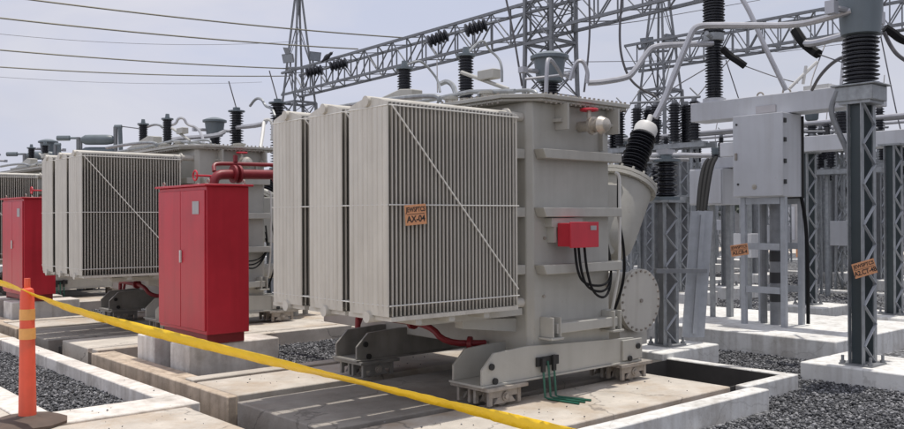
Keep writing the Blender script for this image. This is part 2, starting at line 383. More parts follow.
# ------------------------------------------------------------------ transformer
def make_transformer(label):
    t = thing('power_transformer', label, 'transformer', (6.2, 7.1, 0), 'power transformers in a row')
    # tank
    c = .05
    poly = [(5.65+c, 5.45), (6.79-c, 5.45), (6.79, 5.45+c), (6.79, 8.85-c), (6.79-c, 8.85), (5.65+c, 8.85), (5.65, 8.85-c), (5.65, 5.45+c)]
    tank = MB().prism(poly, 'z', .40, 2.64).build('tank', GREY, t, bevel=.01)
    for z in (2.13, 1.61, 1.10):
        MB().prism([(5.74, z+.0), (6.80, z+.0), (6.80, z+.085), (5.70, z+.085)], 'y', 5.33, 5.448).build('stiffener', GREY, tank, bevel=.006)
    for z in (2.13, 1.61, 1.10):
        MB().box(5.53, 5.648, 5.5, 8.8, z, z+.085).build('stiffener', GREY, tank, bevel=.006)
    MB().prism([(5.85, .57), (6.70, .57), (6.70, .66), (5.85, .66)], 'y', 5.31, 5.448).build('stiffener', GREY, tank, bevel=.006)
    for x in (5.83, 6.68):
        m = MB().box(x-.055, x-.04, 5.29, 5.448, .54, .72).box(x+.04, x+.055, 5.29, 5.448, .54, .72).box(x-.08, x+.08, 5.28, 5.445, .52, .54).box(x-.039, x+.039, 5.40, 5.446, .541, .72)
        m.build('jacking_bracket', GREY, tank, bevel=.004)
    # lid with bolts
    lid = [(5.72, 5.33), (6.93, 5.33), (6.95, 5.36), (6.95, 8.95), (5.55, 8.95), (5.45, 8.7), (5.45, 5.6)]
    m = MB().prism(lid, 'z', 2.665, 2.70).prism([(5.73, 5.36), (6.9, 5.36), (6.9, 8.93), (5.56, 8.93), (5.48, 8.7), (5.48, 5.62)], 'z', 2.64, 2.663)
    top = m.build('tank_cover', GREY, t, bevel=.004)
    m = MB()
    for i in range(18): m.tube((5.78+i*.066, 5.37, 2.625), (5.78+i*.066, 5.37, 2.722), .012, 6)
    for i in range(44): m.tube((5.49, 5.68+i*.07, 2.625), (5.49, 5.68+i*.07, 2.722), .012, 6)
    m.build('cover_bolts', STEELD, top)
    for x in (6.0, 6.72): MB().box(x-.012, x+.012, 5.30, 5.449, 2.40, 2.635).box(x-.05, x+.05, 5.36, 5.449, 2.47, 2.50).build('lifting_lug', GREY, tank)
    m = MB().path([(5.62, 5.6, 2.74), (5.62, 6.2, 2.80), (5.75, 7.5, 2.80), (5.75, 8.8, 2.80)], .022).path(soft([(6.0, 5.7, 2.70), (6.0, 5.7, 2.82), (6.0, 6.6, 2.82), (6.3, 6.9, 2.82)]), .018)
    m.path(soft([(5.55, 6.0, 2.7), (5.55, 6.0, 2.78), (5.9, 6.0, 2.78), (6.6, 6.4, 2.78)]), .016).path(soft([(5.5, 6.5, 2.72), (5.48, 6.5, 2.80), (5.48, 7.6, 2.84), (5.48, 8.6, 2.84)]), .025)
    m.build('oil_pipe', GALV, top)
    for x, y, r in ((5.62, 5.95, .07), (5.6, 6.45, .06), (6.5, 5.75, .08), (6.2, 8.3, .1)): MB().lathe([(r, 0), (r, .05), (r*1.25, .05), (r*1.25, .075), (0.01, .085)], (x, y, 2.70), n=14).build('cover_fitting', GREY, top)
    m = MB().prism([(7.25, 2.702), (8.55, 2.702), (8.55, 2.80), (7.45, 2.98), (7.25, 2.96)], 'x', 5.74, 5.90)
    m.build('cable_box', GREY, top, bevel=.01)
    m = MB().box(5.64, 5.74, 5.9, 6.12, 2.90, 2.99).tube((5.69, 5.75, 2.78), (5.69, 6.4, 3.02), .02)
    m.build('relief_device', GREY, top, bevel=.01)
    # bushings on the lid
    for y in (6.9, 7.95):
        b = insulator((6.2, y, 2.86), .062, .085, .44, 15, 'bushing', t)
        MB().lathe([(.12, 0), (.12, .03), (.075, .04), (.07, .16)], (6.2, y, 2.70)).build('bushing_flange', GREY, b)
        MB().lathe([(.10, 0), (.10, .025), (.04, .03), (.03, .1), (.0, .1)], (6.2, y, 3.30)).build('terminal_cap', POT, b)
    # valve with red handwheel
    v = MB().tube((6.32, 5.448, 2.45), (6.32, 5.22, 2.45), .05, 14).lathe([(.085, 0), (.085, .03)], (6.32, 5.30, 2.45), (0, -1, 0)).lathe([(.01, -.085), (.06, -.06), (.085, 0), (.06, .06), (.01, .085)], (6.34, 5.2, 2.45), (0, 1, 0)).tube((6.32, 5.33, 2.49), (6.32, 5.33, 2.60), .02).build('drain_valve', BRASS, t)
    m = MB().path([(6.32+.075*math.cos(a), 5.33+.075*math.sin(a), 2.60) for a in [i*math.pi/8 for i in range(17)]], .014, 6).bar((6.25, 5.33, 2.60), (6.39, 5.33, 2.60), .016).bar((6.32, 5.26, 2.60), (6.32, 5.4, 2.60), .016)
    m.build('handwheel', REDM, v)
    m = MB().box(6.60, 6.63, 5.40, 5.449, 2.24, 2.42)
    m.build('bracket', GREY, tank)
    # red junction box with cables
    j = MB().box(5.91, 6.25, 5.20, 5.36, 1.345, 1.555).build('junction_box', REDM, t, bevel=.006)
    MB().box(5.89, 6.27, 5.18, 5.199, 1.335, 1.565).build('box_cover', REDM, j, bevel=.004)
    MB().box(6.15, 6.23, 5.174, 5.179, 1.49, 1.53).build('nameplate', PLATE, j)
    MB().box(5.84, 6.26, 5.361, 5.449, 1.52, 1.60).box(5.87, 5.90, 5.361, 5.449, 1.38, 1.519).build('box_bracket', GREY, j)
    m = MB()
    for k, x in enumerate((6.03, 6.08, 6.16)):
        m.path(soft([(x, 5.26, 1.35), (x+.02, 5.25, 1.12), (x+.14, 5.27, .99-.05*k), (6.55, 5.3, .96-.06*k), (6.86, 5.5, 1.12), (6.88, 5.62, 1.5-.1*k)]), .012, 6)
    m.path(soft([(6.86, 5.42, 2.02), (6.85, 5.42, 1.6), (6.92, 5.4, 1.3), (6.98, 5.45, .95), (6.9, 5.6, .5)]), .014, 6)
    m.build('control_cable', CABLE, j)
    m = MB().path(soft([(6.82, 5.43, 2.04), (6.85, 5.40, 2.02), (6.85, 5.40, 1.85), (6.85, 5.40, 1.1), (6.85, 5.5, .7)], 2), .016, 6)
    m.build('conduit', CAPW, t)
    for p in ((5.82, 5.449, .9), (5.83, 5.449, 1.42), (6.7, 5.449, .95)): MB().lathe([(.014, 0), (.014, .02)], p, (0, -1, 0), 8).build('earth_boss', STEELD, tank)
    # skid beams with wheels
    for yb in (5.40, 7.22):
        P = [(5.02, .20), (7.14, .20), (7.14, .34), (7.06, .42), (5.55, .48), (5.16, .46), (5.02, .33)]
        m = MB().prism(P, 'y', yb, yb+.025).prism(P, 'y', yb+.36, yb+.385).box(5.0, 7.16, yb-.02, yb+.405, .182, .20)
        bm_ = m.build('skid_beam', GREY if yb < 6 else DGREY, t, bevel=.003)  # far beam painted darker for the shade it stands in
        MB().box(6.86, 7.16, yb-.028, yb-.002, .215, .41).build('end_plate', GREY, bm_, bevel=.004)
        m = MB()
        for x, z in ((5.12, .35), (5.16, .225), (7.08, .34), (6.95, .23)): m.lathe([(.028, 0), (.028, .018)], (x, yb-.03 if x > 6.5 else yb-.003, z), (0, -1, 0), 10)
        m.build('bolt', BLK, bm_)
        for xw in (5.27, 7.04):
            y0 = yb+.02
            m = MB().box(xw-.24, xw+.24, yb-.06, yb+.42, .15, .181)
            for yy in (yb-.02, yb+.15, yb+.22, yb+.36): m.box(xw-.19, xw-.15, yy, yy+.03, .02, .15).box(xw+.15, xw+.19, yy, yy+.03, .02, .15).box(xw-.149, xw+.149, yy+.003, yy+.027, .085, .149).prism([(xw-.13, .03), (xw+.13, .03), (xw+.08, .0849), (xw-.08, .0849)], 'y', yy+.004, yy+.026)
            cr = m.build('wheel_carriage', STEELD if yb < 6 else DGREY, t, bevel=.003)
            for wx in (xw-.0,):
                m = MB().tube((wx, yb+.02, .088), (wx, yb+.14, .088), .085, 20).tube((wx, yb+.14, .088), (wx, yb+.16, .088), .105, 20).tube((wx, yb-.03, .088), (wx, yb+.0, .088), .04, 12).tube((wx, yb-.045, .088), (wx, yb-.03, .088), .024, 6)
                m.build('wheel', STEELD, cr)
    # green earthing strips by the near beam
    m = MB()
    for k in range(3):
        x = 5.72+.07*k
        m.path([(x, 5.375, .33), (x, 5.36, .25), (x, 5.34, .02), (x+.01, 5.3, .012), (x+.06+.02*k, 5.0+.01*k, .012)], .011, 5)
    m.build('earthing_strip', GRN, t)
    MB().box(5.66, 5.94, 5.375, 5.396, .29, .37).box(5.70, 5.74, 5.35, 5.374, .24, .36).box(5.84, 5.88, 5.35, 5.374, .24, .38).build('earth_clamp', BLK, t)
    # bottom pipes, red spray pipe
    multi('radiator_support', GREY, t, MB().box(4.45, 5.62, 5.52, 5.60, .74, .80), MB().box(4.45, 5.64, 6.9, 6.98, .74, .80), MB().prism([(5.0, .66), (5.648, .58), (5.648, .70), (5.0, .74)], 'y', 5.62, 5.72))
    rp = MB().path(soft([(5.38, 7.72, .0), (5.38, 7.72, .50), (5.38, 7.70, .60), (5.2, 6.9, .62), (5.2, 6.3, .62), (5.25, 6.15, .46), (5.62, 6.0, .44)], 2), .03, 10)
    rp2 = MB().path(soft([(5.5, 7.9, .0), (5.5, 7.9, .55), (5.42, 7.4, .66), (5.3, 6.6, .70)], 2), .022, 10)
    for p in ((5.2, 6.55, .62), (5.48, 6.06, .445)): rp.lathe([(.065, -.02), (.065, .02)], p, (.6, -.8, 0) if p[0] > 5.3 else (0, 1, 0), 12)
    multi('spray_pipe', DRED, t, rp, rp2)
    for x in (4.28, 4.62, 5.0): MB().box(x-.03, x+.03, 5.32, 6.95, .78, .822).build('sun_break_bar', GREY, t)  # bars added to interrupt the sun stripes falling between the banks
    # three cooling banks
    X0, X1 = 3.97, 5.35
    nf = 36; pitch = (X1-X0-.016)/(nf-1)
    for k in range(3):
        ya = 5.30+.615*k; yb = ya+(.51, .485, .475)[k]
        m = MB()
        ny = 81
        zs = [(.862, .0015, 1.), (.90, .5, 1.), (.93, 1, 1.), (2.42, 1, 1.), (2.455, .5, 1.), (2.49, .0015, 1.)]
        ys = [ya+(yb-ya)*i/(ny-1) for i in range(ny)]
        for i in range(nf):
            xc = X0+.008+pitch*i; vs = []; fs = []
            full = i in (0, nf-1)
            yy = ys if full else [ya, ya+.012, yb-.012, yb]
            n = len(yy)
            for z, s_, _ in zs:
                for sg in (-1, 1):
                    for q, y in enumerate(yy):
                        e = min(q, n-1-q)
                        if full: hw = .002+.010*min(1., 1.9*abs(math.sin(math.pi*8*(y-ya)/(yb-ya))))**.8 if e else .002
                        else: hw = .0060 if e else .0042
                        tz = z
                        if z > 2.4: tz = z+.055*(1-abs(2*(y-ya)/(yb-ya)-1)**1.6)*((z-2.4)/.09)-.01
                        vs.append((xc+sg*max(.0018, hw*s_), y, tz))
            L = len(zs)
            def id_(l, sg, q): return (l*2+sg)*n+q
            for l in range(L-1):
                for q in range(n-1):
                    fs.append((id_(l, 0, q), id_(l, 0, q+1), id_(l+1, 0, q+1), id_(l+1, 0, q))); fs.append((id_(l, 1, q), id_(l+1, 1, q), id_(l+1, 1, q+1), id_(l, 1, q+1)))
                for q in (0, n-1): fs.append((id_(l, 0, q), id_(l, 1, q), id_(l+1, 1, q), id_(l+1, 0, q)))
            for l in (0, L-1):
                for q in range(n-1): fs.append((id_(l, 0, q), id_(l, 1, q), id_(l, 1, q+1), id_(l, 0, q+1)))
            m.add(vs, fs)
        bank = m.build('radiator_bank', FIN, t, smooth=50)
        bank.data.materials.append(FIND)  # inner fin faces get the painted shade
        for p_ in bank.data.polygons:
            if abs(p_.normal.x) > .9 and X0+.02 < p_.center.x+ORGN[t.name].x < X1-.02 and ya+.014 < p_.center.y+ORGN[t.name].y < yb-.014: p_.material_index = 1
        yc = (ya+yb)/2
        MB().tube((X0-.022, yc, 2.505), (5.648, yc, 2.505), .042, 16).lathe([(.065, 0), (.065, .02)], (5.45, yc, 2.505), (1, 0, 0), 16).build('top_header', FIN, bank)
        MB().tube((X0-.02, yc, .845), (5.648, yc, .845), .045, 16).box(X0+.03, X1, ya-.0, yb+.055, .825, .858).build('bottom_header', FIN, bank)
        m = MB()
        for z in (2.455, 1.705, .945): m.tube((X0+.01, ya-.012, z), (X1, ya-.012, z), .0055, 6)
        m.tube((X0+.03, ya-.022, 2.45), (X1-.02, ya-.022, 1.00), .006, 6)
        if k == 0:
            for z in (2.455, 1.705, .945): m.tube((X0+.0, ya, z), (X0+.0, ya+1.72, z), .0045, 6)
        for z in (2.455, 1.705, .945): m.tube((X0+.004, ya-.02, z), (X1, ya-.02+.53, z) if False else (X0+.02, ya-.012, z), .006, 6)
        m.build('tie_rod', CAPW, bank)
    # sloping high-voltage turrets on the far side
    for y in (6.0, 7.15, 8.3):
        a = Vector((.5, 0, .866)); o = Vector((7.72, y, 1.955))
        tu = MB().lathe([(.0, -.86), (.14, -.85), (.24, -.80), (.285, -.72), (.295, -.6), (.295, -.03)], o, a, 28).prism([(6.79, 1.25), (7.25, 1.22), (7.55, 1.60), (7.40, 1.95), (6.79, 1.95)], 'y', y-.2, y+.2).build('turret', GREY, t, bevel=.01)
        m = MB().lathe([(.34, -.03), (.34, .01), (.30, .011), (.30, .018), (.335, .02), (.335, .055), (.2, .06), (.17, .13)], o, a, 24)
        for q in range(16):
            w = Vector((0, 1, 0)); u = a.cross(w); p = o+u*.315*math.cos(q*math.pi/8)+w*.315*math.sin(q*math.pi/8); m.tube(p-a*.04, p+a*.085, .014, 6)
        m.build('flange', GREY, tu)
        b = insulator(o+a*.12, .095, .150, .52, 13, 'high_voltage_bushing', tu, a, 20)
        MB().lathe([(.09, 0), (.125, .01), (.13, .10), (.11, .14), (.05, .155), (.03, .16), (.03, .27), (.0, .27)], o+a*.64, a, 18).build('bushing_cap', CAPW, tu)
    # bolted round access cover
    m = MB().tube((7.84, 6.35, .70), (7.84, 5.92, .70), .30, 32).tube((7.84, 5.96, .70), (7.84, 5.93, .70), .345, 32).tube((7.84, 5.925, .70), (7.84, 5.90, .70), .345, 32).box(7.6, 8.08, 6.0, 6.34, .2, .5).tube((6.79, 6.2, .75), (7.7, 6.2, .75), .12, 16)
    mh = m.build('access_cover', FIN, t)
    m = MB()
    for q in range(24): m.tube((7.84+.318*math.cos(q*math.pi/12), 5.885, .70+.318*math.sin(q*math.pi/12)), (7.84+.318*math.cos(q*math.pi/12), 5.97, .70+.318*math.sin(q*math.pi/12)), .013, 6)
    m.tube((7.84, 5.9, .7), (7.84, 5.88, .7), .02, 8)
    m.build('cover_bolts', STEELD, mh)
    multi('support_leg', GREY, t, MB().tube((7.7, 6.1, .2), (7.7, 6.1, -.17), .05), MB().tube((7.98, 6.25, .2), (7.98, 6.25, -.17), .05))
    return t
T1 = make_transformer('nearest pale grey transformer with the AX-04 placard and a red junction box on its side')
T2 = copy_tree(T1, (0, PER, 0), 'second pale grey transformer, partly hidden behind the nearer red cabinet')
T3 = copy_tree(T1, (0, 2*PER, 0), 'farthest pale grey transformer at the left edge behind the farther red cabinet')
for T in (T2, T3):
    for ch in T.children:
        if ch.name.startswith('bushing'): ch.location.y += .85
        if ch.name.startswith('neutral'): ch.location.y += .85
        if ch.name.startswith('junction_box'): pass

# ------------------------------------------------------------------ red cabinets and their plinths
def make_cabinet():
    t = thing('fire_cabinet', 'larger looking red steel cabinet on plain plinths left of the nearest transformer', 'cabinet', (4.47, 9.48, .25), 'red fire protection cabinets')
    MB().box(4.22, 4.72, 8.86, 10.1, .36, 1.96).build('cabinet_body', REDM, t, bevel=.008)
    for i, (a, b) in enumerate(((8.875, 9.475), (9.485, 10.085))):
        d = MB().box(4.20, 4.219, a, b, .40, 1.92).build('door', REDM, t, bevel=.006)
        if i == 0:
            MB().box(4.175, 4.199, 9.44, 9.465, 1.12, 1.26).build('handle', CAPW, d, bevel=.006)
            MB().box(4.194, 4.199, 9.0, 9.16, 1.66, 1.80).build('nameplate', PLATE, d)
    MB().box(4.18, 4.76, 8.82, 10.14, 1.961, 1.985).build('cabinet_top', REDM, t, bevel=.006)
    m = MB().box(4.25, 4.69, 8.92, 8.97, .255, .359).box(4.25, 4.69, 9.99, 10.04, .255, .359).box(4.25, 4.29, 8.97, 9.99, .28, .358).box(4.65, 4.69, 8.97, 9.99, .28, .358)
    m.build('base_frame', DRED, t)
    for x, y in ((4.26, 8.9), (4.68, 8.9), (4.26, 10.06), (4.68, 10.06)): MB().path([Vector((x, y, 2.01))+Vector((0, math.cos(a), math.sin(a)))*.026 for a in [i*math.pi/6 for i in range(13)]], .007, 6).build('lifting_eye', STEELD, t)
    return t
C1 = make_cabinet()
C2 = copy_tree(C1, (0, PER, 0), 'farther red steel cabinet at the left edge behind the orange post')
for i, w in enumerate((('nearer', 'first'), ('farther', 'second'))):
    o = i*PER
    plinth(4.05, 5.14, 8.94+o, 9.42+o, .25, f'plain concrete block under the near end of the {w[0]} red cabinet', PLN, 'plain blocks under the red cabinets')
    plinth(4.05, 5.14, 9.86+o, 10.36+o, .25, f'plain concrete block under the far end of the {w[0]} red cabinet', PLN, 'plain blocks under the red cabinets')
def fire_pipe():
    t = thing('fire_pipe', 'red flanged elbow pipe above the nearer red cabinet', 'pipe', (4.95, 10.2, 0), 'red fire pipes')
    m = MB().path(soft([(4.95, 10.2, .0), (4.95, 10.2, 1.9), (4.95, 10.2, 2.15), (5.2, 10.2, 2.17), (5.8, 10.2, 2.18), (6.3, 10.2, 2.18), (6.4, 9.9, 2.2), (6.4, 8.86, 2.2)], 2), .062, 14)
    m.build('pipe', DRED, t)
    for x in (5.22, 5.29, 5.84, 5.90): MB().lathe([(.115, -.015), (.115, .015)], (x, 10.2, 2.172), (1, 0, .01), 20).build('flange', DRED, t)
    MB().lathe([(.1, -.015), (.1, .015)], (4.95, 10.2, 2.03), n=20).build('flange', DRED, t)
    m = MB().path(soft([(4.98, 10.24, 2.2), (5.0, 10.3, 2.29), (5.1, 10.3, 2.305), (5.5, 10.3, 2.31), (6.2, 10.3, 2.32)], 2), .026, 10).tube((5.3, 10.3, 2.33), (5.3, 10.3, 2.42), .03)
    m.build('bypass_pipe', DRED, t)
    m = MB().path([Vector((4.72, 10.22, 2.14))+Vector((0, math.cos(a), math.sin(a)))*.06 for a in [i*math.pi/6 for i in range(13)]], .012, 6).tube((4.72, 10.22, 2.14), (4.95, 10.22, 2.14), .014)
    m.build('handwheel', REDM, t)
    return t
fp = fire_pipe()
copy_tree(fp, (0, PER, 0), 'red flanged elbow pipe above the farther red cabinet')

# ------------------------------------------------------------------ orange post and tape
def bollard(x, y, label):
    t = thing('delineator_post', label, 'post', (x, y, 0), 'orange delineator posts')
    MB().lathe([(.30, .006), (.30, .025), (.24, .05), (.10, .06), (.07, .075), (0.0, .08)], (x, y, 0), n=10).build('rubber_base', mat_base, t, smooth=20)
    p = MB().lathe([(.066, .07), (.058, .55), (.052, 1.02), (.045, 1.06), (.02, 1.075)], (x, y, 0), n=20).build('post', ORG, t)
    multi('reflective_band', REFL, p, MB().lathe([(.0585, 0), (.0572, .085)], (x, y, .82), n=20), MB().lathe([(.0620, 0), (.0605, .085)], (x, y, .67), n=20))
    MB().path([(x-.0, y-.0, 1.06), (x, y, 1.10), (x, y, 1.145)], .024, 8).build('handle', ORG, p)
    return t
mat_base = mat('dusty_rubber', (.10, .07, .055), .8, var=.25, scale=8)
bollard(2.03, 7.42, 'orange plastic post with two reflective bands holding the yellow tape')
tape_px = [(-60, 268, 7.4), (-20, 277, 7.15), (14, 285.5, 6.98), (32, 295, 6.85), (60, 306, 6.7), (97, 317.5, 6.5), (146, 330.5, 6.3), (194.5, 342, 6.1), (259, 359, 5.85), (310, 370.5, 5.65), (368, 384, 5.45), (423.5, 398.5, 5.25), (479, 412, 5.05), (522, 422.5, 4.9), (551, 429.5, 4.8), (640, 450, 4.5), (760, 472, 4.15)]
pts = [at(*p) for p in tape_px]
def smooth_pts(P, k=2):
    for _ in range(k): P = [P[0]]+[(a+b*2+c)/4 for a, b, c in zip(P[:-2], P[1:-1], P[2:])]+[P[-1]]
    return P
pts = smooth_pts(pts, 1)
m = MB(); vs = []; fs = []
P2 = []
for a, b in zip(pts[:-1], pts[1:]):
    for k in range(9): P2.append(a.lerp(b, k/9))
P2.append(pts[-1])
for i, p in enumerate(P2):
    d = (P2[min(i+1, len(P2)-1)]-P2[max(i-1, 0)]).normalized(); side = d.cross(Vector((0, 0, 1))).normalized(); up = side.cross(d).normalized()
    tw = R(6+42*math.sin(i*.049+.3)**2 + 5*math.sin(i*.31) + random.uniform(-5, 5)); w = up*math.cos(tw)+side*math.sin(tw)
    vs += [p+w*.037+up*random.uniform(-.0012, .0012), p+side*random.uniform(-.005, .005), p-w*.037+up*random.uniform(-.0012, .0012)]
for i in range(len(P2)-1):
    for k in range(2): fs.append((i*3+k, i*3+k+1, i*3+k+4, i*3+k+3))
m.add(vs, fs)
tp = tag(m.build('barrier_tape', YEL, base=P2[20], smooth=60), 'long yellow barrier tape sagging across the foreground from the orange post', 'tape')
so = tp.modifiers.new('film', 'SOLIDIFY'); so.thickness = .0012

# ------------------------------------------------------------------ placards
def placard(o, right, up, w, h, l1, l2, label):
    r = Vector(right).normalized(); u = Vector(up).normalized(); n = r.cross(u)
    t = thing('placard', label, 'sign', o, 'orange placards')
    def q(a, b, c): return Vector(o)+r*a+u*b+n*c
    m = MB(); vs = [q(a, b, c) for c in (-.002, .002) for a, b in ((-w/2, -h/2), (w/2, -h/2), (w/2, h/2), (-w/2, h/2))]
    m.add(vs, [(3, 2, 1, 0), (4, 5, 6, 7), (0, 1, 5, 4), (1, 2, 6, 5), (2, 3, 7, 6), (3, 0, 4, 7)])
    m.build('plate', SIGN, t, smooth=0)
    lettering(l1, h*.34, q(0, h*.25, .0028), r, u, t, squeeze=.74*w/(h*1.25))
    lettering(l2, h*.44, q(0, -h*.22, .0028), r, u, t, squeeze=.98*w/(h*1.1)*(.82 if len(l2) < 6 else .62))
    m = MB(); vs = [q(a, b, .0028) for a, b in ((-w*.42, h*.02), (w*.42, h*.02), (w*.42, h*.05), (-w*.42, h*.05))]; m.add(vs, [(0, 1, 2, 3)]); m.build('rule', INK, t, smooth=0)
    return t
tl = R(4)
placard(on_y(415.7, 214.6, 5.262), (math.cos(tl), 0, math.sin(tl)), (-math.sin(tl), 0, math.cos(tl)), .205, .155, 'JEWSPTCS', 'AX-04', 'orange AX-04 placard tied to the fins of the nearest cooling bank')

# ------------------------------------------------------------------ lattice columns of the equipment row
CG = 'lattice steel columns carrying equipment'
def lattice_column(x, y, z0, z1, w, label, n=None, cap=True, web=True, m_=GALV):
    t = thing('lattice_column', label, 'column', (x, y, z0), CG)
    hx, hy = w*.9, w*.37; n = n or max(4, int((z1-z0)/(hx*1.15)))
    for sx in (-1, 1):
        m = MB(); xe = x+sx*hx; xi = xe-sx*w*.34
        for sy in (-1, 1): m.box(min(xe, xi), max(xe, xi), y+sy*hy-.005, y+sy*hy+.005, z0, z1)
        c_ = m.build('channel_flanges', m_, t, smooth=0)
        MB().box(min(xi, xi-sx*.006), max(xi, xi-sx*.006), y-hy+.006, y+hy-.006, z0, z1).build('channel_web', TEAL if web else GALVD, c_, smooth=0)
    m = MB(); q = hx-w*.2
    for i in range(n):
        a, b = z0+(z1-z0)*i/n, z0+(z1-z0)*(i+1)/n; s = 1 if i % 2 else -1
        for sy in (-1, 1): m.bar((x-s*q, y+sy*(hy+.010), a), (x+s*q, y+sy*(hy+.010), b), w*.16, .008)
    m.build('lacing', GALVL if w < .21 else m_, t, smooth=0); h = w*.5
    m = MB().box(x-h-.08, x+h+.08, y-h-.08, y+h+.08, z0, z0+.02)
    for sx in (-1, 1):
        for sy in (-1, 1): m.tube((x+sx*(h+.05), y+sy*(h+.05), z0+.02), (x+sx*(h+.05), y+sy*(h+.05), z0+.10), .016, 6).tube((x+sx*(h+.05), y+sy*(h+.05), z0+.021), (x+sx*(h+.05), y+sy*(h+.05), z0+.045), .028, 6)
    m.build('base_plate', GALVD, t)
    if cap: MB().box(x-h-.07, x+h+.07, y-h-.07, y+h+.07, z1, z1+.03).build('cap_plate', m_, t)
    return t
def instrument(x, y, z0, hi, hp, label, r=.17, group='current transformers with grey heads', rp=.21):
    t = thing('current_transformer', label, 'current transformer', (x, y, z0), group)
    MB().box(x-.18, x+.18, y-.20, y+.20, z0, z0+.16).box(x-.21, x+.21, y-.24, y+.24, z0+.161, z0+.18).build('base_tank', GALV, t, bevel=.01)
    insulator((x, y, z0+.18), r*.72, r, hi, max(6, int(hi/.042)), 'insulator', t, seg=20)
    z = z0+.18+hi
    MB().lathe([(.12, 0), (rp*.82, .02), (rp*.85, .08), (rp*.95, hp*.55), (rp, hp*.75), (rp*1.22, hp*.76), (rp*1.22, hp*.86), (rp*.9, hp*.93), (rp*.4, hp), (0, hp)], (x, y, z), n=24).build('head', POT, t)
    multi('terminal', ALU, t, MB().tube((x-.42, y+.1, z+hp*.35), (x-rp*.8, y+.05, z+hp*.35), .035).box(x-.5, x-.40, y+.05, y+.15, z+hp*.26, z+hp*.44), MB().tube((x+rp*.8, y, z+hp*.35), (x+.42, y, z+hp*.35), .035).box(x+.40, x+.5, y-.05, y+.05, z+hp*.26, z+hp*.44))
    return t
# A: tall column at the right
plinth(9.2, 10.3, 3.62, 4.80, .02, 'whitewashed block under the tall column at the right with the orange placard')
cA = lattice_column(9.52, 4.26, .02, 2.80, .195, 'tall lattice column at the right carrying the orange placard')
instrument(9.52, 4.26, 2.83, .52, .75, 'grey headed current transformer atop the tall column at the right edge', .19, rp=.24)
MB_c = MB().path(soft([(9.36, 4.44, 2.95), (9.34, 4.52, 2.75), (9.40, 4.44, 2.5), (9.42, 4.36, 2.3), (9.44, 4.34, 2.1)]), .03, 8)
tag(MB_c.build('conduit_pipe', GALVD, base=(9.42, 4.44, 0)), 'grey flexible conduit curving down the tall right column', 'conduit')
tl = R(16); pr = Vector((RT[0], RT[1], 0)); pu = Vector((0, 0, 1))
placard(at(864.5, 268.5, 9.2), pr*math.cos(tl)+pu*math.sin(tl), pu*math.cos(tl)-pr*math.sin(tl), .24, .155, 'JEWSPTCS', 'A2.CT-4B', 'tilted orange placard on the tall lattice column at the right')
# D: mid column by the pit
plinth(8.36, 9.5, 5.985, 6.82, .06, 'whitewashed block at the end of the dark pit behind the transformer')
cD = lattice_column(8.96, 6.36, .06, 1.78, .17, 'short lattice column beside the dark pit behind the transformer', web=False)
def post_insulator(x, y, z0, h, r, label, group='dark post insulators', cap=True, n=None, base=True):
    t = thing('post_insulator', label, 'insulator', (x, y, z0), group)
    insulator((x, y, z0+.04), r*.6, r, h, n or max(5, int(h/.06)), 'porcelain', t, seg=14)
    MB().lathe([(r*1.1, 0), (r*1.1, .04)], (x, y, z0), n=12).build('base_fitting', POT, t)
    if cap: MB().lathe([(r*1.15, 0), (r*1.15, .03), (r*.5, .035), (r*.5, .10), (0, .10)], (x, y, z0+.04+h), n=12).build('end_fitting', POT, t)
    return t
post_insulator(8.96, 6.36, 1.81, .42, .15, 'dark ribbed insulator on the short column beside the dark pit')
m = MB().path([(8.62, 6.75, 2.34), (8.9, 6.42, 2.36), (9.3, 5.95, 2.34)], .03).path([(8.7, 6.5, 2.30), (9.2, 6.2, 2.30)], .02).box(8.88, 9.04, 6.28, 6.44, 2.36, 2.42)
tag(m.build('terminal_bar', ALU, base=(8.96, 6.36, 2.3)), 'pale metal terminal bar across the top of the short column insulator', 'terminal')
# other current transformers on columns (tops show above the transformers)
for (x, y, who) in ((9.5, 8.75, 'directly behind the nearest transformer tank'), (9.5, 19.5, 'above the nearer red cabinet, behind the second transformer'), (8.2, 27.8, 'left of the drum switch behind the second transformer'), (8.2, 34.2, 'farthest left, behind the third transformer')):
    plinth(x-.5, x+.5, y-.5, y+.5, 0, f'whitewashed block of the column {who}')
    lattice_column(x, y, 0, 2.55, .2, f'lattice column {who}')
    instrument(x, y, 2.58, .80, .46, f'grey headed current transformer {who}', .15, rp=.23)
for k, (x, y, zt, who) in enumerate(((9.5, 18.4, 4.12, 'tall one right of the grey head above the nearer red cabinet'), (9.5, 16.55, 4.15, 'one just left of the nearest cooling banks'))):
    lattice_column(x, y, -.18, 2.62, .25, f'slim lattice column below dark arrester, {who}')
    t = post_insulator(x, y, 2.65, 1.36, .165, f'dark ribbed arrester, {who}', n=24)
    MB().tube((x, y, 4.12), (x-.14, y+.1, 4.75), .014, 6).build('lead', WIRE, t)

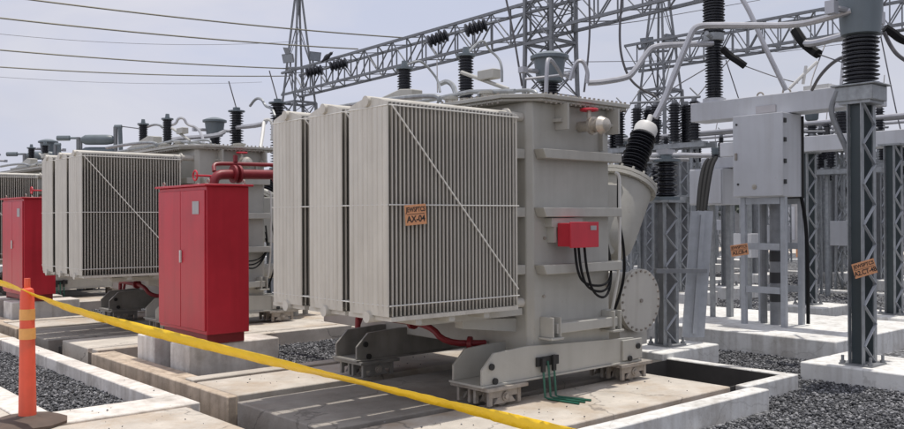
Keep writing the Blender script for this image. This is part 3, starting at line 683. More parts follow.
# ------------------------------------------------------------------ circuit breaker on the big plinth
plinth(10.42, 13.1, 4.98, 11.4, .10, 'long whitewashed slab block under the circuit breaker and its cabinet')
plinth(13.4, 15.2, 3.6, 6.6, .02, 'whitewashed slab at the right edge behind the tall column')
def breaker():
    t = thing('circuit_breaker', 'light grey box beam circuit breaker with control cabinet on a steel frame', 'circuit breaker', (11.5, 6.4, .10))
    MB().box(11.42, 11.82, 4.95, 7.66, 3.03, 3.31).build('box_beam', CAB, t, bevel=.01)
    MB().box(11.405, 11.419, 6.28, 6.58, 3.06, 3.16).build('nameplate', PLATE, t)
    cb = MB().box(11.2, 11.70, 6.06, 6.79, 1.88, 3.02).build('control_cabinet', CAB, t, bevel=.008)
    d = MB().box(11.17, 11.199, 6.05, 6.80, 1.89, 3.02).build('door', CAB, cb, bevel=.006)
    MB().box(11.15, 11.169, 6.73, 6.765, 2.40, 2.50).build('handle', STEELD, d, bevel=.004)
    MB().lathe([(.035, 0), (.035, .012), (.012, .014), (.012, .02)], (11.17, 6.47, 2.02), (-1, 0, 0)).build('gland', BRASS, d)
    for y in (6.72, 6.74): MB().lathe([(.016, 0), (.016, .01)], (11.17, y, 2.06 if y < 6.73 else 2.9), (-1, 0, 0), 8).build('lock', BLK, d)
    for z in (2.05, 2.33, 2.62, 2.88): MB().box(11.19, 11.25, 6.035, 6.059, z, z+.06).build('hinge', BLK, cb)
    MB().box(11.70, 11.715, 6.03, 6.80, 1.86, 3.0).build('gasket', BLK, cb)
    for x, y in ((11.28, 6.70), (11.28, 6.10), (11.75, 6.70), (11.75, 6.10)): MB().box(x-.034, x+.034, y-.034, y+.034, .10, 1.878).build('leg', GALVL, t)
    for z in (.55, 1.15, 1.78): multi('leg_brace', GALVL, t, MB().box(11.25, 11.262, 6.146, 6.654, z, z+.09), MB().box(11.75, 11.762, 6.146, 6.654, z, z+.09))
    m = MB()
    for y in (5.2,): MB().box(11.62, 11.80, y-.11, y+.11, .10, 3.028).build('support_column', GALV, t)
    m = MB().tube((11.5, 6.35, .1), (11.5, 6.35, 1.85), .075, 14)
    multi('cable_duct', GALVD, t, m, MB().tube((11.56, 6.56, .1), (11.56, 6.56, 1.8), .05))
    for z in (.42, .68, .98): MB().tube((11.5, 6.35, z), (11.5, 6.35, z+.15), .079, 14).build('black_band', CARD, t)
    m = MB().path(soft([(11.72, 6.08, 1.9), (11.74, 6.02, 1.5), (11.74, 6.0, .9), (11.74, 6.0, .12)]), .025)
    m.build('cable', CABLE, t)
    p = insulator((11.62, 7.38, 3.37), .095, .135, .86, 21, 'pole_insulator', t, seg=20)
    MB().lathe([(.17, 0), (.17, .06), (.13, .06)], (11.62, 7.38, 3.311)).build('flange', CAB, p)
    MB().lathe([(.14, 0), (.15, .01), (.15, .10), (.14, .12)], (11.62, 7.38, 4.23)).tube((11.62, 7.38, 4.26), (11.3, 7.3, 4.30), .035).build('mechanism_head', GALV, p)
    u_ = insulator((11.62, 7.38, 4.35), .125, .165, 1.0, 24, 'interrupter', t, seg=20)
    MB().lathe([(.18, 0), (.18, .05), (.06, .06), (.05, .14), (0, .14)], (11.62, 7.38, 5.35)).build('cap', GALV, u_)
    for y, r in ((6.62, .05), (6.22, .06)): MB().path([Vector((11.6, y, 3.33))+Vector((0, math.cos(a), math.sin(a)))*r for a in [i*math.pi/6 for i in range(7)]], .012, 6).build('lifting_eye', STEELD, t)
    return t
breaker()
MB_l = MB()
for a, b in (((790, 88), (800, 78)), ((800, 78), (817, 62)), ((803, 84), (806, 66))): MB_l.tube(at(*a, 12.0), at(*b, 12.0), .022)
MB_l.box(11.45, 11.7, 5.55, 5.9, 3.312, 3.37)
tag(MB_l.build('earthing_arm', CAPW, base=(11.6, 5.7, 3.31)), 'pale jointed earthing arm standing on the box beam', 'switch arm')
tl = R(8)
placard(at(739.5, 250, 11.7), pr*math.cos(tl)+pu*math.sin(tl), pu*math.cos(tl)-pr*math.sin(tl), .23, .15, 'JEWSPTCS', 'A2.CB-4', 'orange placard wired to the left leg of the circuit breaker frame')
placard(at(800, 252.5, 14.4), pr, pu, .13, .15, 'JEWS', 'A2', 'small orange placard on the lattice column right of the breaker frame')
# second small cabinet and cable duct
t = thing('marshalling_box', 'small grey cabinet with black cables left of the large control cabinet', 'cabinet', on_z(690, 338, -.1))
b0 = at(711, 187, 13.3)
mb = MB().box(b0.x-.14, b0.x+.35, b0.y-.28, b0.y+.28, b0.z-.27, b0.z+.27).build('box', CAB, t, bevel=.008)
MB().box(b0.x-.16, b0.x-.142, b0.y-.27, b0.y+.27, b0.z-.25, b0.z+.25).build('door', CAB, mb, bevel=.005)
MB().box(b0.x, b0.x+.06, b0.y-.03, b0.y+.03, .1, b0.z-.272).box(b0.x+.2, b0.x+.28, b0.y-.2, b0.y-.12, .1, b0.z-.272).build('leg', GALV, t)
MB().box(b0.x+.05, b0.x+.3, b0.y-.95, b0.y+.2, b0.z+.28, b0.z+.44).build('beam', CAB, t, bevel=.01)
m = MB()
for k in range(3): m.path(soft([at(708+4*k, 160-k, 12.3), at(704+4*k, 165, 12.0), at(700+4*k, 185, 11.6), at(698+3*k, 215, 11.2)]), .03, 6)
m.build('cable', CABLE, t)
d0, d1 = at(702, 211, 11.0), at(693, 337, 11.0)
m = MB(); ax = (d1-d0).normalized()
for off, w in ((-.085, .055), (0.0, .075), (.085, .055)): m.bar(d0+Vector((RT[0], RT[1], 0))*off, d1+Vector((RT[0], RT[1], 0))*off, w, .10)
m.bar(d0+ax*.05, d1-ax*.05, .16, .05)
tag(m.build('cable_duct', GALVL, base=d1), 'slanting ribbed steel cable duct below the small grey cabinet', 'cable duct')
tag(MB().bar(at(655, 271, 10.2), at(706, 271, 10.9), .04, .05).build('brace_bar', GALVD, base=at(680, 271, 10.5)), 'horizontal steel bar tying the short column to the cable duct', 'brace')

# ------------------------------------------------------------------ tubular bus and jumpers
BUS = 'aluminium bus tubes'
def tube_obj(px, r, label, m_=ALU, name='bus_tube', group=BUS, k=2, n=8):
    P = [at(*p) for p in px]; P = soft(P, k) if k else P
    return tag(MB().path(P, r, n).build(name, m_, base=P[0]), label, 'bus tube' if name == 'bus_tube' else 'conductor', group)
tube_obj([(588, 83, 12.7), (600, 82.5, 12.7), (627, 78, 12.8), (633, 73, 12.8), (648, 51, 12.9), (655, 46, 12.9), (680, 44.5, 13.0), (713, 43.5, 13.1)], .042, 'long aluminium tube stepping up from behind the tank to the breaker pole', k=2)
tube_obj([(655, 118, 10.0), (664, 101, 10.0), (672, 80, 10.0), (690, 36, 10.0), (695, 27, 10.0), (706, 25, 10.0), (750, 25.5, 9.9), (795, 25.5, 9.7), (820, 20, 9.5), (851, 11, 9.35)], .036, 'bent aluminium tube rising from the white capped bushing to the right hand head', k=2)
tube_obj([(738, -8, 12.2), (750, 12, 12.1), (764, 45, 12.0), (786, 90, 11.9)], .033, 'straight diagonal aluminium tube falling onto the box beam', k=2)
tube_obj([(793, 29, 11.2), (797, 38, 11.1), (804, 44, 11.0), (818, 43, 10.8), (850, 34, 10.6)], .045, 'short bent aluminium tube ending left of the right hand head', k=2)
tube_obj([(722, 48, 13.0), (730, 56, 13.0), (738, 61, 12.9), (745, 66, 12.9)], .055, 'black sleeved arm hanging right of the breaker pole', CABLE, 'sleeved_arm', 'black sleeved arms', 2)
tube_obj([(795, 30, 11.1), (803, 43, 11.0), (812, 50, 11.0), (818, 54, 10.9)], .06, 'black sleeved arm below the short bent tube', CABLE, 'sleeved_arm', 'black sleeved arms', 2)
tube_obj([(885, 28, 10.0), (893, 33, 10.0), (900, 39, 10.0), (910, 42, 10)], .05, 'black sleeved arm right of the right hand head', CABLE, 'sleeved_arm', 'black sleeved arms', 2)
JG = 'thin flexible jumpers'
def jumper(px, label, r=.016, m_=WIRE, k=3): return tube_obj(px, r, label, m_, 'jumper_cable', JG, k, 6)
jumper([(589, -6, 14), (590, 30, 14), (588, 60, 14), (584, 92, 14)], 'jumper hanging just right of the large gantry column')
jumper([(622, -6, 14), (619, 36, 14), (622, 62, 14), (632, 84, 14), (656, 97, 14)], 'long jumper curving down behind the first bus tube', .02)
jumper([(505, -6, 13), (514, 36, 13), (522, 86, 13)], 'thin straight jumper left of the large gantry column')
jumper([(437, 60, 24), (437.5, 92, 22)], 'thin vertical jumper over the cooling banks', .014, k=0)
jumper([(745, 66, 12.9), (775, 77, 12.7), (798, 83, 12.5)], 'thin wire from the sleeved arm to the earthing arm', .008)
jumper([(818, 54, 10.9), (835, 60, 10.7), (848, 64, 10.5)], 'thin wire from the lower sleeved arm to the right', .008)
jumper([(850, 55, 10.4), (835, 60, 10.8), (820, 75, 11.3), (812, 90, 11.6)], 'dark cable curving left from below the right hand head', .022)
jumper([(884, 32, 9.9), (890, 45, 9.9), (897, 55, 9.8), (908, 62, 9.8)], 'dark cable drooping right of the right hand head', .022)
jumper([(844, 30, 12), (844, 50, 12), (841, 85, 12)], 'pale cable hanging left of the right hand insulator', .02, ALU)
jumper([(835, 8, 11.5), (838, -6, 11.5)], 'upper cable leaving the frame left of the right head', .03, CABLE, 0)
jumper([(570, 80, 12.6), (575, 62, 12.6), (583, 60, 12.6), (588, 72, 12.6), (587, 83, 12.6)], 'arched pipe loop right of the grey head behind the tank', .03, ALU)
jumper([(546, 95, 11.5), (547, 62, 11.5), (549, 58, 11.6), (556, 66, 11.9), (562, 76, 12.2)], 'white bent pipe in front of the grey head behind the tank', .028, ALU, 2)
jumper([(525, 79, 12), (545, 77, 12), (562, 75, 12.4)], 'short white pipe crossing the grey head behind the tank', .02, ALU, 0)
jumper([(466, 55, 9.35), (477, 43, 9.5), (484, 40, 9.6), (489, 50, 9.7), (498, 57, 9.7), (502, 66, 9.6), (502, 82, 9.6)], 'looped tube from the lid insulator to the relief device', .014, GALV, 2)
jumper([(404, 66, 10.1), (418, 60, 10.2), (425, 64, 10.3), (432, 72, 10.3), (438, 80, 10.3), (440, 92, 10.2)], 'looped tube from the left lid insulator over the banks', .014, GALV, 2)
jumper([(440, 84, 10.0), (447, 81, 10.0), (453, 85, 9.9), (456, 94, 9.8)], 'small arched pipe behind the cooling banks', .03, GALV, 2)

# ------------------------------------------------------------------ drum switches, left background
def drum_switch(u, v, d, label, dx):
    c = at(u, v, d); t = thing('drum_switch', label, 'switchgear', (c.x, c.y, -.18), 'twin drum switches behind the transformers')
    r = Vector((RT[0], RT[1], 0))
    m = MB()
    for s in (-1, 1): m.tube(c+r*s*.42+Vector((0, 0, -3.6)), c+r*s*.42+Vector((0, 0, .02 if s < 0 else .25)), .05)
    m.tube(c-r*.36+Vector((0, 0, -3.6)), c-r*.36, .03)
    m.build('post', GALVD, t)
    for z in (-.04, -.32): MB().lathe([(0.01, 0), (.06, .01), (.11, .10), (.115, .2), (.115, .58), (.10, .7), (.05, .76), (0.01, .77)], c-r*.36+Vector((0, 0, z)), r, 16).build('drum', POT, t)
    multi('terminal', POT, t, MB().tube(c-r*.42, c-r*.85, .025).tube(c-r*.9, c-r*.62, .06), MB().tube(c+r*.40+Vector((0, 0, .25)), c+r*.56+Vector((0, 0, .25)), .05).tube(c+r*.52+Vector((0, 0, .25)), c+r*.54+Vector((0, 0, -.3)), .05))
    return t
drum_switch(97, 138, 20, 'grey twin drum switch on posts above the second transformer', 0)
drum_switch(40, 154, 24, 'grey twin drum switch on posts above the third transformer', 0)
jumper([(118, 126, 20), (127, 127, 20), (142, 129, 17)], 'thin wire from the drum switch to the second transformer bushing', .012, k=1)
jumper([(145, 128, 16.3), (153, 124.5, 16.2), (160, 125, 16.1), (163, 128, 16.1)], 'small loop between the two lid insulators of the second transformer', .022, GALV, 2)
jumper([(167, 126, 16), (176, 124, 16), (178, 118, 16), (184, 118, 16), (187, 125, 16), (197, 127, 16), (203, 137, 15.6), (205, 152, 15.4)], 'looped tube leaving the second transformer bushing', .025, ALU, 2)
jumper([(160, 146, 17), (168, 139, 17.2), (216, 136, 18.5), (224, 132, 20)], 'pale bus tube running to the grey head above the red cabinet', .05, ALU, 2)
jumper([(233, 128, 20.4), (262, 125, 18), (266, 121, 17.5)], 'pale tube right of the grey head above the red cabinet', .05, ALU, 1)
jumper([(250, 106, 19.7), (256, 98, 19.5), (262, 99, 19), (265, 106, 19), (272, 108, 18.6), (275, 116, 18.4)], 'looped tube beside the tall arrester', .03, GALV, 2)
jumper([(264, 122, 17), (262, 140, 16.5), (258, 160, 16)], 'white bent pipe left of the nearest cooling banks', .035, CAPW, 1)
jumper([(264, 120, 17), (270, 119, 17), (273, 126, 17), (272, 140, 17)], 'second white bent pipe left of the nearest cooling banks', .03, CAPW, 2)

# ------------------------------------------------------------------ gantries
def gantry_column(u, X, z1, w0, w1, n, label, peak=0):
    r = ray(u, 150); y = X*r.y/r.x
    t = thing('gantry_column', label, 'gantry tower', (X, y, -.18), 'lattice towers of the gantries')
    m = lattice(MB(), (X, y), -.18, z1, w0, w1, n, .09, .048, True); m.build('lattice_shaft', GALVD, t, smooth=0)
    if peak:
        m = lattice(MB(), (X, y), z1+.01, z1+peak, w1*.96, .12, max(3, n//3), .07, .04); m.build('lattice_peak', GALVD, t, smooth=0)
    return t, y
g1 = 18.0
tA, yA = gantry_column(299, g1, 6.1, 1.05, .95, 9, 'tall peaked gantry tower with floodlights at the left end of the beam', 4.5)
tB, yB = gantry_column(551, g1, 6.4, 1.25, .98, 9, 'large gantry tower rising behind the nearest transformer tank', 0)
for k in range(4): pass
lattice(MB(), (g1, yB), 6.41, 11.5, .98, .98, 6, .09, .048, True).build('lattice_shaft', GALVD, tB, smooth=0)
def girder(X, y0, y1, z0, z1, w, h, n, label):
    c = ((X, (y0+y1)/2, z0)); t = thing('gantry_beam', label, 'gantry beam', c, 'lattice gantry beams')
    truss(MB(), (X, y0, z0), (X, y1, z1), w, h, n, .08, .046).build('truss', GALVD, t, smooth=0)
    return t
girder(g1, 9.0, yA+.6, 6.85, 6.45, .8, .85, 27, 'long near lattice gantry beam rising to the upper right from the floodlit tower')
tC, yC = gantry_column(661, 25.0, 5.9, 1.35, 1.0, 10, 'peaked gantry tower with floodlights between tank and breaker', 4.8)
girder(25.0, 5.5, yC+1.2, 6.75, 6.75, .8, .8, 26, 'farther lattice gantry beam on the right')
tD, yD = gantry_column(250, 34.0, 5.5, .9, .35, 8, 'small far lattice mast between second transformer and near banks', 0)
MB().bar((34, yD-.9, 5.5), (34, yD+.9, 5.5), .08).build('cross_arm', GALVD, tD)
tE, yE = gantry_column(416, 27.0, 6.0, .6, .5, 9, 'slim lattice mast under the near gantry beam behind the lid insulators', 0)
def floodlight(c, yaw, parent):
    d = Vector((math.cos(yaw), math.sin(yaw), -.35)).normalized(); s = d.cross(Vector((0, 0, 1))).normalized(); u = s.cross(d)
    m = MB(); vs = []
    for dd, k in ((-.12, .6), (.08, 1)):
        vs += [c+d*dd+s*a*.24*k+u*b*.17*k for a, b in ((-1, -1), (1, -1), (1, 1), (-1, 1))]
    m.add(vs, [(0, 1, 2, 3), (7, 6, 5, 4), (0, 4, 5, 1), (1, 5, 6, 2), (2, 6, 7, 3), (3, 7, 4, 0)]); m.bar(c-d*.1, c-d*.1-Vector((0, 0, .35)), .05)
    f = m.build('floodlight', GALVD, parent, smooth=0)
    m = MB(); m.add([c+d*.083+s*a*.21+u*b*.145 for a, b in ((-1, -1), (1, -1), (1, 1), (-1, 1))], [(0, 1, 2, 3)]); m.build('lens', LENS, f, smooth=0)
t0 = at(289, 58, 33.3); t1 = at(314, 56, 32.8); t2 = at(287, 52, 34)
for c, y in ((t0, 3.6), (t1, 4.6), (t2, 2.5)): floodlight(c, y, tA)
MB().bar(t0-Vector((0, 0, .38)), t1-Vector((0, 0, .42)), .07).build('lamp_bracket', GALVD, tA)
c1, c2 = at(648, 42, 30.5), at(668, 39, 29.8)
for c, y in ((c1, 3.4), (c2, 4.6)): floodlight(c, y, tC)
MB().bar(c1-Vector((0, 0, .35)), c2-Vector((0, 0, .4)), .07).build('lamp_bracket', GALVD, tC)
# strings of disc insulators on the near beam
def string(u, v, d, ang, label, n=5, r=.19):
    c = at(u, v, d); ax = (Vector((RT[0], RT[1], 0))*math.cos(ang)+Vector((0, 0, math.sin(ang))))
    prof = []
    for i in range(n): prof += [(.12, i*.13), (r, i*.13+.03), (r, i*.13+.08), (.12, i*.13+.11)]
    t = thing('string_insulator', label, 'insulator', c, 'disc insulator strings on the near gantry beam')
    MB().lathe(prof+[(.03, n*.13)], c, ax, 14).build('discs', PORC, t); MB().tube(c-ax*.15, c, .025).tube(c+ax*n*.13, c+ax*(n*.13+.2), .025).build('fitting', GALVD, t)
for u, v, d, a, l in ((306, 73, 32.5, .2, 'string next to the floodlit tower'), (330, 67, 31, .25, 'second string from the floodlit tower'), (428, 42, 26.5, .35, 'string above the lid insulators'), (465, 31, 24.6, .3, 'string nearest the large gantry tower')): string(u, v, d, a, 'dark disc insulator '+l)
# bird on the beam
c = at(326.5, 57.5, 31.6)
b = thing('bird', 'small dark bird perched on the near gantry beam by the floodlights', 'bird', c)
bm_r = Vector((RT[0], RT[1], 0))
MB().lathe([(.01, -.26), (.035, -.2), (.05, -.12), (.09, -.02), (.095, .06), (.06, .14), (.055, .18), (.06, .22), (.045, .26), (.012, .29), (.0, .34)], c, bm_r*.75+Vector((0, 0, .66)), 10).build('body', FEATH, b)
MB().tube(c, c+Vector((0, 0, -.16)), .012, 5).tube(c+bm_r*.04, c+bm_r*.04+Vector((0, 0, -.16)), .012, 5).build('leg', FEATH, b)

# ------------------------------------------------------------------ overhead lines
WG = 'overhead line conductors'
def line(u1, v1, xe, u0, v0, r, label, m_=WIREL):
    a = on_x(u1, v1, xe); q = on_y(u0, v0, a.y)          # both readings lie on one span parallel to x
    x0 = q.x; L = a.x-(-14.0); s = (a.x-x0)/L
    # parabola through a (z=a.z), q; far support level with a
    k = (a.z-q.z)/(4*s*(1-s)) if 0 < s < 1 else .5
    P = [Vector((a.x-L*f, a.y, a.z-4*k*f*(1-f))) for f in [i/40 for i in range(41)]]
    return tag(MB().path(P, r, 6).build('overhead_wire', m_, base=a), label, 'wire', WG)
line(408, 38, g1, 33, 0, .022, 'topmost overhead wire at the upper left')
line(358, 49, g1, 0, 18, .024, 'second overhead wire from the top at the upper left')
line(300, 69, g1, 0, 50, .024, 'third overhead wire from the top at the upper left')
line(290, 76, g1+.6, 0, 67, .022, 'fourth overhead wire from the top at the upper left')
line(300, 41, 40, 0, 34, .016, 'faint thin overhead wire between the second and third wires', WIRE)
line(262, 82, 40, 0, 77, .014, 'faint lowest overhead wire sagging over the far mast', WIRE)
def span(px, r, label): P = [at(*p) for p in px]; return tag(MB().path(P, r, 5).build('overhead_wire', WIRE, base=P[0]), label, 'wire', WG)
span([(572, 30, 26), (640, 21, 30), (690, 12, 34), (760, 0, 40)], .014, 'thin wire from the large gantry tower up to the right')
span([(572, 62, 26), (655, 61, 34), (720, 58, 40)], .012, 'thin level wire right of the large gantry tower')
span([(690, 46, 30), (780, 52, 34), (850, 43, 36)], .012, 'thin wire under the farther gantry beam')

# ------------------------------------------------------------------ disconnectors and far equipment at right
def disconnector(xc, y0, y1, zb, label, nins, hi=.8, posts=2, legs_w=.22, arm=True, ri=.115):
    t = thing('disconnector', label, 'disconnector', (xc, (y0+y1)/2, -.18), 'disconnector frames in the yard')
    for k in range(posts):
        y = y0+(y1-y0)*(k+.5)/posts
        lattice(MB(), (xc, y), -.18, zb, legs_w*1.25, legs_w, int((zb+.2)/.32), .05, .03).build('lattice_leg', GALV, t, smooth=0)
    m = MB()
    for s in (-.22, .22): m.box(xc+s-.04, xc+s+.04, y0, y1, zb+.001, zb+.11)
    for k in range(6):
        y = y0+(y1-y0)*(k+.5)/6; m.box(xc-.28, xc+.28, y-.03, y+.03, zb+.112, zb+.15)
    m.build('frame', GALV, t)
    for k in range(nins):
        y = y0+(y1-y0)*(k+.5)/nins
        for s in (-.22, .22)[:1+k % 2]:
            i = insulator((xc+s, y, zb+.16), ri*.62, ri, hi, max(6, int(hi/.06)), 'post_insulator', t, seg=10)
            MB().lathe([(.06, 0), (.06, .08), (0, .08)], (xc+s, y, zb+.16+hi), n=8).build('cap', GALVD, i)
    if arm:
        m = MB()
        for k in range(nins//2):
            ya = y0+(y1-y0)*(2*k+.5)/nins; yb = y0+(y1-y0)*(2*k+1.5)/nins
            m.tube((xc-.22, ya-.15, zb+.24+hi), (xc-.2, yb+.2, zb+.30+hi), .028).tube((xc, ya, zb+.26+hi), (xc, ya+.25, zb+.5+hi), .018)
        m.build('switch_arm', GALVD, t)
    return t
disconnector(17, 10.9, 14.0, 3.15, 'disconnector with a row of dark insulators behind the capped bushing', 6, .85, 3, ri=.15)
disconnector(15.2, 10.2, 12.2, 1.9, 'lower steel frame with insulators behind the short column', 3, .6, 2)
disconnector(21, 6.5, 10.3, 3.2, 'disconnector seen between breaker cabinet and tall right column', 4, .75, 2)
disconnector(18, 2.8, 6.6, 2.75, 'disconnector behind the column at the right edge', 4, .7, 2)
disconnector(27, 11.5, 18.5, 3.4, 'far disconnector left of the small grey cabinet', 6, .8, 3)
disconnector(29, 6.0, 12.0, 3.0, 'far disconnector behind the tall right column', 6, .8, 3)
disconnector(19.5, 8.2, 10.4, 2.55, 'low disconnector behind the breaker control cabinet', 5, .7, 2)
disconnector(23.5, 8.0, 12.5, 2.9, 'disconnector far behind the breaker frame', 6, .75, 3)
disconnector(33, 14.0, 24.0, 3.6, 'farthest disconnector behind the capped bushing', 8, .9, 4)
disconnector(24, 4.0, 7.2, 3.1, 'disconnector behind the right edge column, farther back', 5, .75, 2)
disconnector(36, 8, 17, 3.4, 'farthest disconnector behind the breaker', 8, .9, 4)
for k, (X, y0, y1, z, r) in enumerate(((19.5, 3.0, 16.0, 3.75, .05), (23.5, 2.0, 20.0, 4.15, .05), (28, 2, 26, 4.6, .05), (33, 4, 30, 5.0, .06), (21.5, 2.5, 12.0, 3.35, .04))):
    m = MB().path([(X, y0+(y1-y0)*i/8, z-.05*math.sin(i*math.pi)) for i in range(9)], r, 8)
    tag(m.build('busbar', ALU, base=(X, y0, z)), ('nearest', 'second', 'third', 'farthest', 'lowest')[k]+' straight tubular busbar crossing behind the breaker and right columns', 'busbar', 'tubular busbars in the background')
    n = max(3, int((y1-y0)/4)); ns_ = ('nearest', 'second', 'third', 'farthest', 'lowest')[k]
    for i in range(n):
        y = y0+(y1-y0)*(i+.5)/n
        t = tag(thing('busbar_support', f'slim steel post with dark insulator under the {ns_} background busbar', 'support', (X, y, -.18), f'posts under the {ns_} background busbar'), f'slim steel post with dark insulator under the {ns_} background busbar', 'support')
        MB().tube((X, y, -.18), (X, y, z-.85), .06, 8).build('post', GALV, t); insulator((X, y, z-.85), .055, .10, .8, 11, 'insulator', t, seg=10)
rq = random.Random(5)
where = ('behind the capped bushing', 'just right of the capped bushing', 'behind the short column', 'right of the short column', 'above the slanting duct', 'left of the breaker frame', 'inside the breaker frame', 'at the right leg of the breaker frame', 'right of the breaker cabinet', 'midway from cabinet to tall right column', 'left of the tall right column', 'hidden partly by the tall right column', 'right of the tall right column', 'at the far right edge')
for k, u in enumerate((622, 638, 655, 674, 692, 716, 752, 779, 812, 828, 845, 858, 884, 901)):
    X = (22.5, 30, 20.8, 28, 22, 32, 25.5, 29, 23, 31, 21.5, 27, 30.5, 24.8)[k]; r = ray(u, 150); y = X*r.y/r.x; h = rq.uniform(2.4, 3.3)
    t = thing('apparatus_stand', 'grey headed far apparatus stand '+where[k], 'apparatus', (X, y, -.18), 'apparatus stands in the far yard')
    lattice(MB(), (X, y), -.18, h, .34, .28, int(h/.42), .05, .03).build('lattice_leg', GALV, t, smooth=0)
    MB().box(X-.25, X+.25, y-.25, y+.25, h+.001, h+.10).build('cap_plate', GALV, t)
    b_ = insulator((X, y, h+.10), .10, .16, .85, 12, 'insulator', t, seg=12)
    MB().lathe([(.13, 0), (.17, .05), (.19, .28), (.12, .34), (0, .35)], (X, y, h+.95), n=14).build('head', POT, t)
    MB().box(X-.36, X-.16, y-.22, y+.22, .9, 1.5).build('control_box', CAB, t, bevel=.006)
    P = [Vector((X, y, h+1.3)), Vector((X+.3, y+.25, h+1.9)), Vector((25 if X < 27 else X+1.5, y+.6, 6.6))]
    tag(MB().path(soft(P, 2), .018, 5).build('jumper_cable', WIRE, base=P[0]), 'thin dropper above the far stand '+where[k], 'conductor', 'droppers in the far yard')
# second breaker beam behind, carried on columns B and C
def beam2():
    t = thing('box_girder', 'grey box girder behind the tall right column', 'girder', (15, 6.4, 2.9))
    MB().box(14.5, 14.9, 4.4, 9.1, 2.72, 2.98).build('girder', CAB, t, bevel=.01)
    for y in (4.7, 6.9, 8.2):
        i = insulator((14.7, y, 3.0), .08, .12, .36, 7, 'insulator', t, seg=12); MB().box(14.62, 14.78, y-.08, y+.08, 3.36, 3.46).build('cap', POT, i)
    multi('fitting', CARD, t, MB().tube((14.6, 7.6, 2.98), (14.6, 7.6, 3.2), .05), MB().tube((14.6, 7.1, 2.98), (14.6, 7.1, 3.12), .04), MB().tube((14.6, 5.6, 2.98), (14.6, 5.2, 3.3), .03))
    return t
beam2()
for (u, vb, X, zt, w, lab) in ((893, 320, 14.2, 2.70, .25, 'lattice column at the far right edge with a dark web'), (807, 313, 14.75, 2.70, .27, 'lattice column between the breaker frame and the tall right column'),
        (681, 300, 15.5, 2.9, .24, 'lattice column left of the slanting cable duct'), (646, 292, 16.2, 2.8, .22, 'lattice column just right of the sloping turret'), (727, 296, 17.5, 2.9, .22, 'slim lattice column left of the breaker frame'),
        (836, 275, 24, 3.0, .26, 'far lattice column left of the tall right column'), (822, 270, 27, 2.8, .26, 'farther lattice column between two nearer ones'), (880, 282, 22, 2.8, .24, 'far lattice column right of the tall right column'), (757, 275, 22, 2.8, .24, 'far lattice column seen through the breaker frame'), (700, 272, 25, 3.0, .26, 'far lattice column above the cable duct')):
    r = ray(u, 150); y = X*r.y/r.x
    plinth(X-.5, X+.55, y-.5, y+.5, .08, 'whitewashed block of the '+lab)
    lattice_column(X, y, .08, zt, w*.76, lab, web=u in (893, 807))
# steel posts and cabinets farther out
far = [(745, 13.5, 2.2), (775, 19, 2.4), (853, 26, 2.6), (868, 31, 3.0), (846, 33, 2.4), (715, 31, 2.6), (690, 33, 2.2), (668, 21, 2.2), (634, 24, 2.0), (622, 20, 1.6)]
for k, (u, X, h) in enumerate(far):
    r = ray(u, 150); y = X*r.y/r.x
    where = ('seen through the breaker frame', 'right of the breaker frame legs', 'left behind the tall right column', 'just behind the tall right column', 'farther left behind the tall right column', 'left of the breaker frame', 'above the slanting duct', 'behind the short column', 'behind the capped bushing turret', 'close to the tank edge')[k]
    t = thing('equipment_post', f'grey steel post with small box, {where}', 'post', (X, y, -.18), 'steel posts with small boxes')
    MB().tube((X, y, -.18), (X, y, h), .075 if k % 2 else .10, 12).box(X-.2, X+.2, y-.2, y+.2, -.18, -.0).build('post', GALV, t)
    MB().box(X-.12, X+.14, y-.18-.1*(k % 3), y+.18, h*.42, h*.42+.4).build('box', CAB, t, bevel=.006)
    insulator((X, y, h), .06, .11, .5, 8, 'insulator', t, seg=10)
for k, (u, v0, X, w, lab) in enumerate(((700, 280, 18.8, 1.2, 'left'), (668, 272, 22.5, 2, 'far left'), (715, 263, 28, 3, 'distant'))):
    p = on_z(u, v0, -.1); r = ray(u, 150); y = X*r.y/r.x
    plinth(X-.5, X+.5, y-w/2, y+w/2, .12, f'low whitewashed block alone on the gravel, {("nearest", "middle", "farthest")[k]} of three left of the breaker')
# white kerb strips across the gravel
for k, X in enumerate((20.2, 26.5, 34.0)):
    S('cable_trench_cover', WHT, [(X, X+.35, 0, 40, -.3, -.12+.004*k)])
S('yard_road', SLAB, [(40, 45, -60, 90, -.4, -.12)])
# kiosk with dark louvre
p = on_z(833, 262, -.1); X, y = 31.0, 31.0*ray(833, 150).y/ray(833, 150).x
t = thing('station_transformer', 'far grey kiosk with a dark louvred front left of the tall right column', 'kiosk', (X, y, -.18))
MB().box(X, X+1.8, y-.9, y+.9, -.18, 2.0).build('housing', CAB, t, bevel=.02)
m = MB()
for k in range(12): m.box(X-.06, X-.002, y-.75, y+.75, .15+k*.1, .22+k*.1)
m.build('louvre', CARD, t)
for s in (-.5, .5): insulator((X+.6, y+s, 2.0), .08, .14, .6, 7, 'insulator', t, seg=10)
MB().box(X-.05, X+1.85, y-.95, y+.95, 2.001, 2.06).build('roof', CAB, t)
# another transformer row far right
for k, (u, X) in enumerate(((852, 44), (775, 48))):
    y = X*ray(u, 150).y/ray(u, 150).x
    t = thing('switch_kiosk', ('far pale switch kiosk right of the louvred kiosk', 'far pale switch kiosk seen through the breaker frame')[k], 'kiosk', (X, y, -.18), 'far switch kiosks')
    MB().box(X, X+2.5, y-1.6, y+1.6, -.1, 2.6).build('housing', FARW, t, bevel=.02); MB().box(X-.03, X-.002, y-1.2, y+1.2, .3, 2.2).build('door', CAB, t)
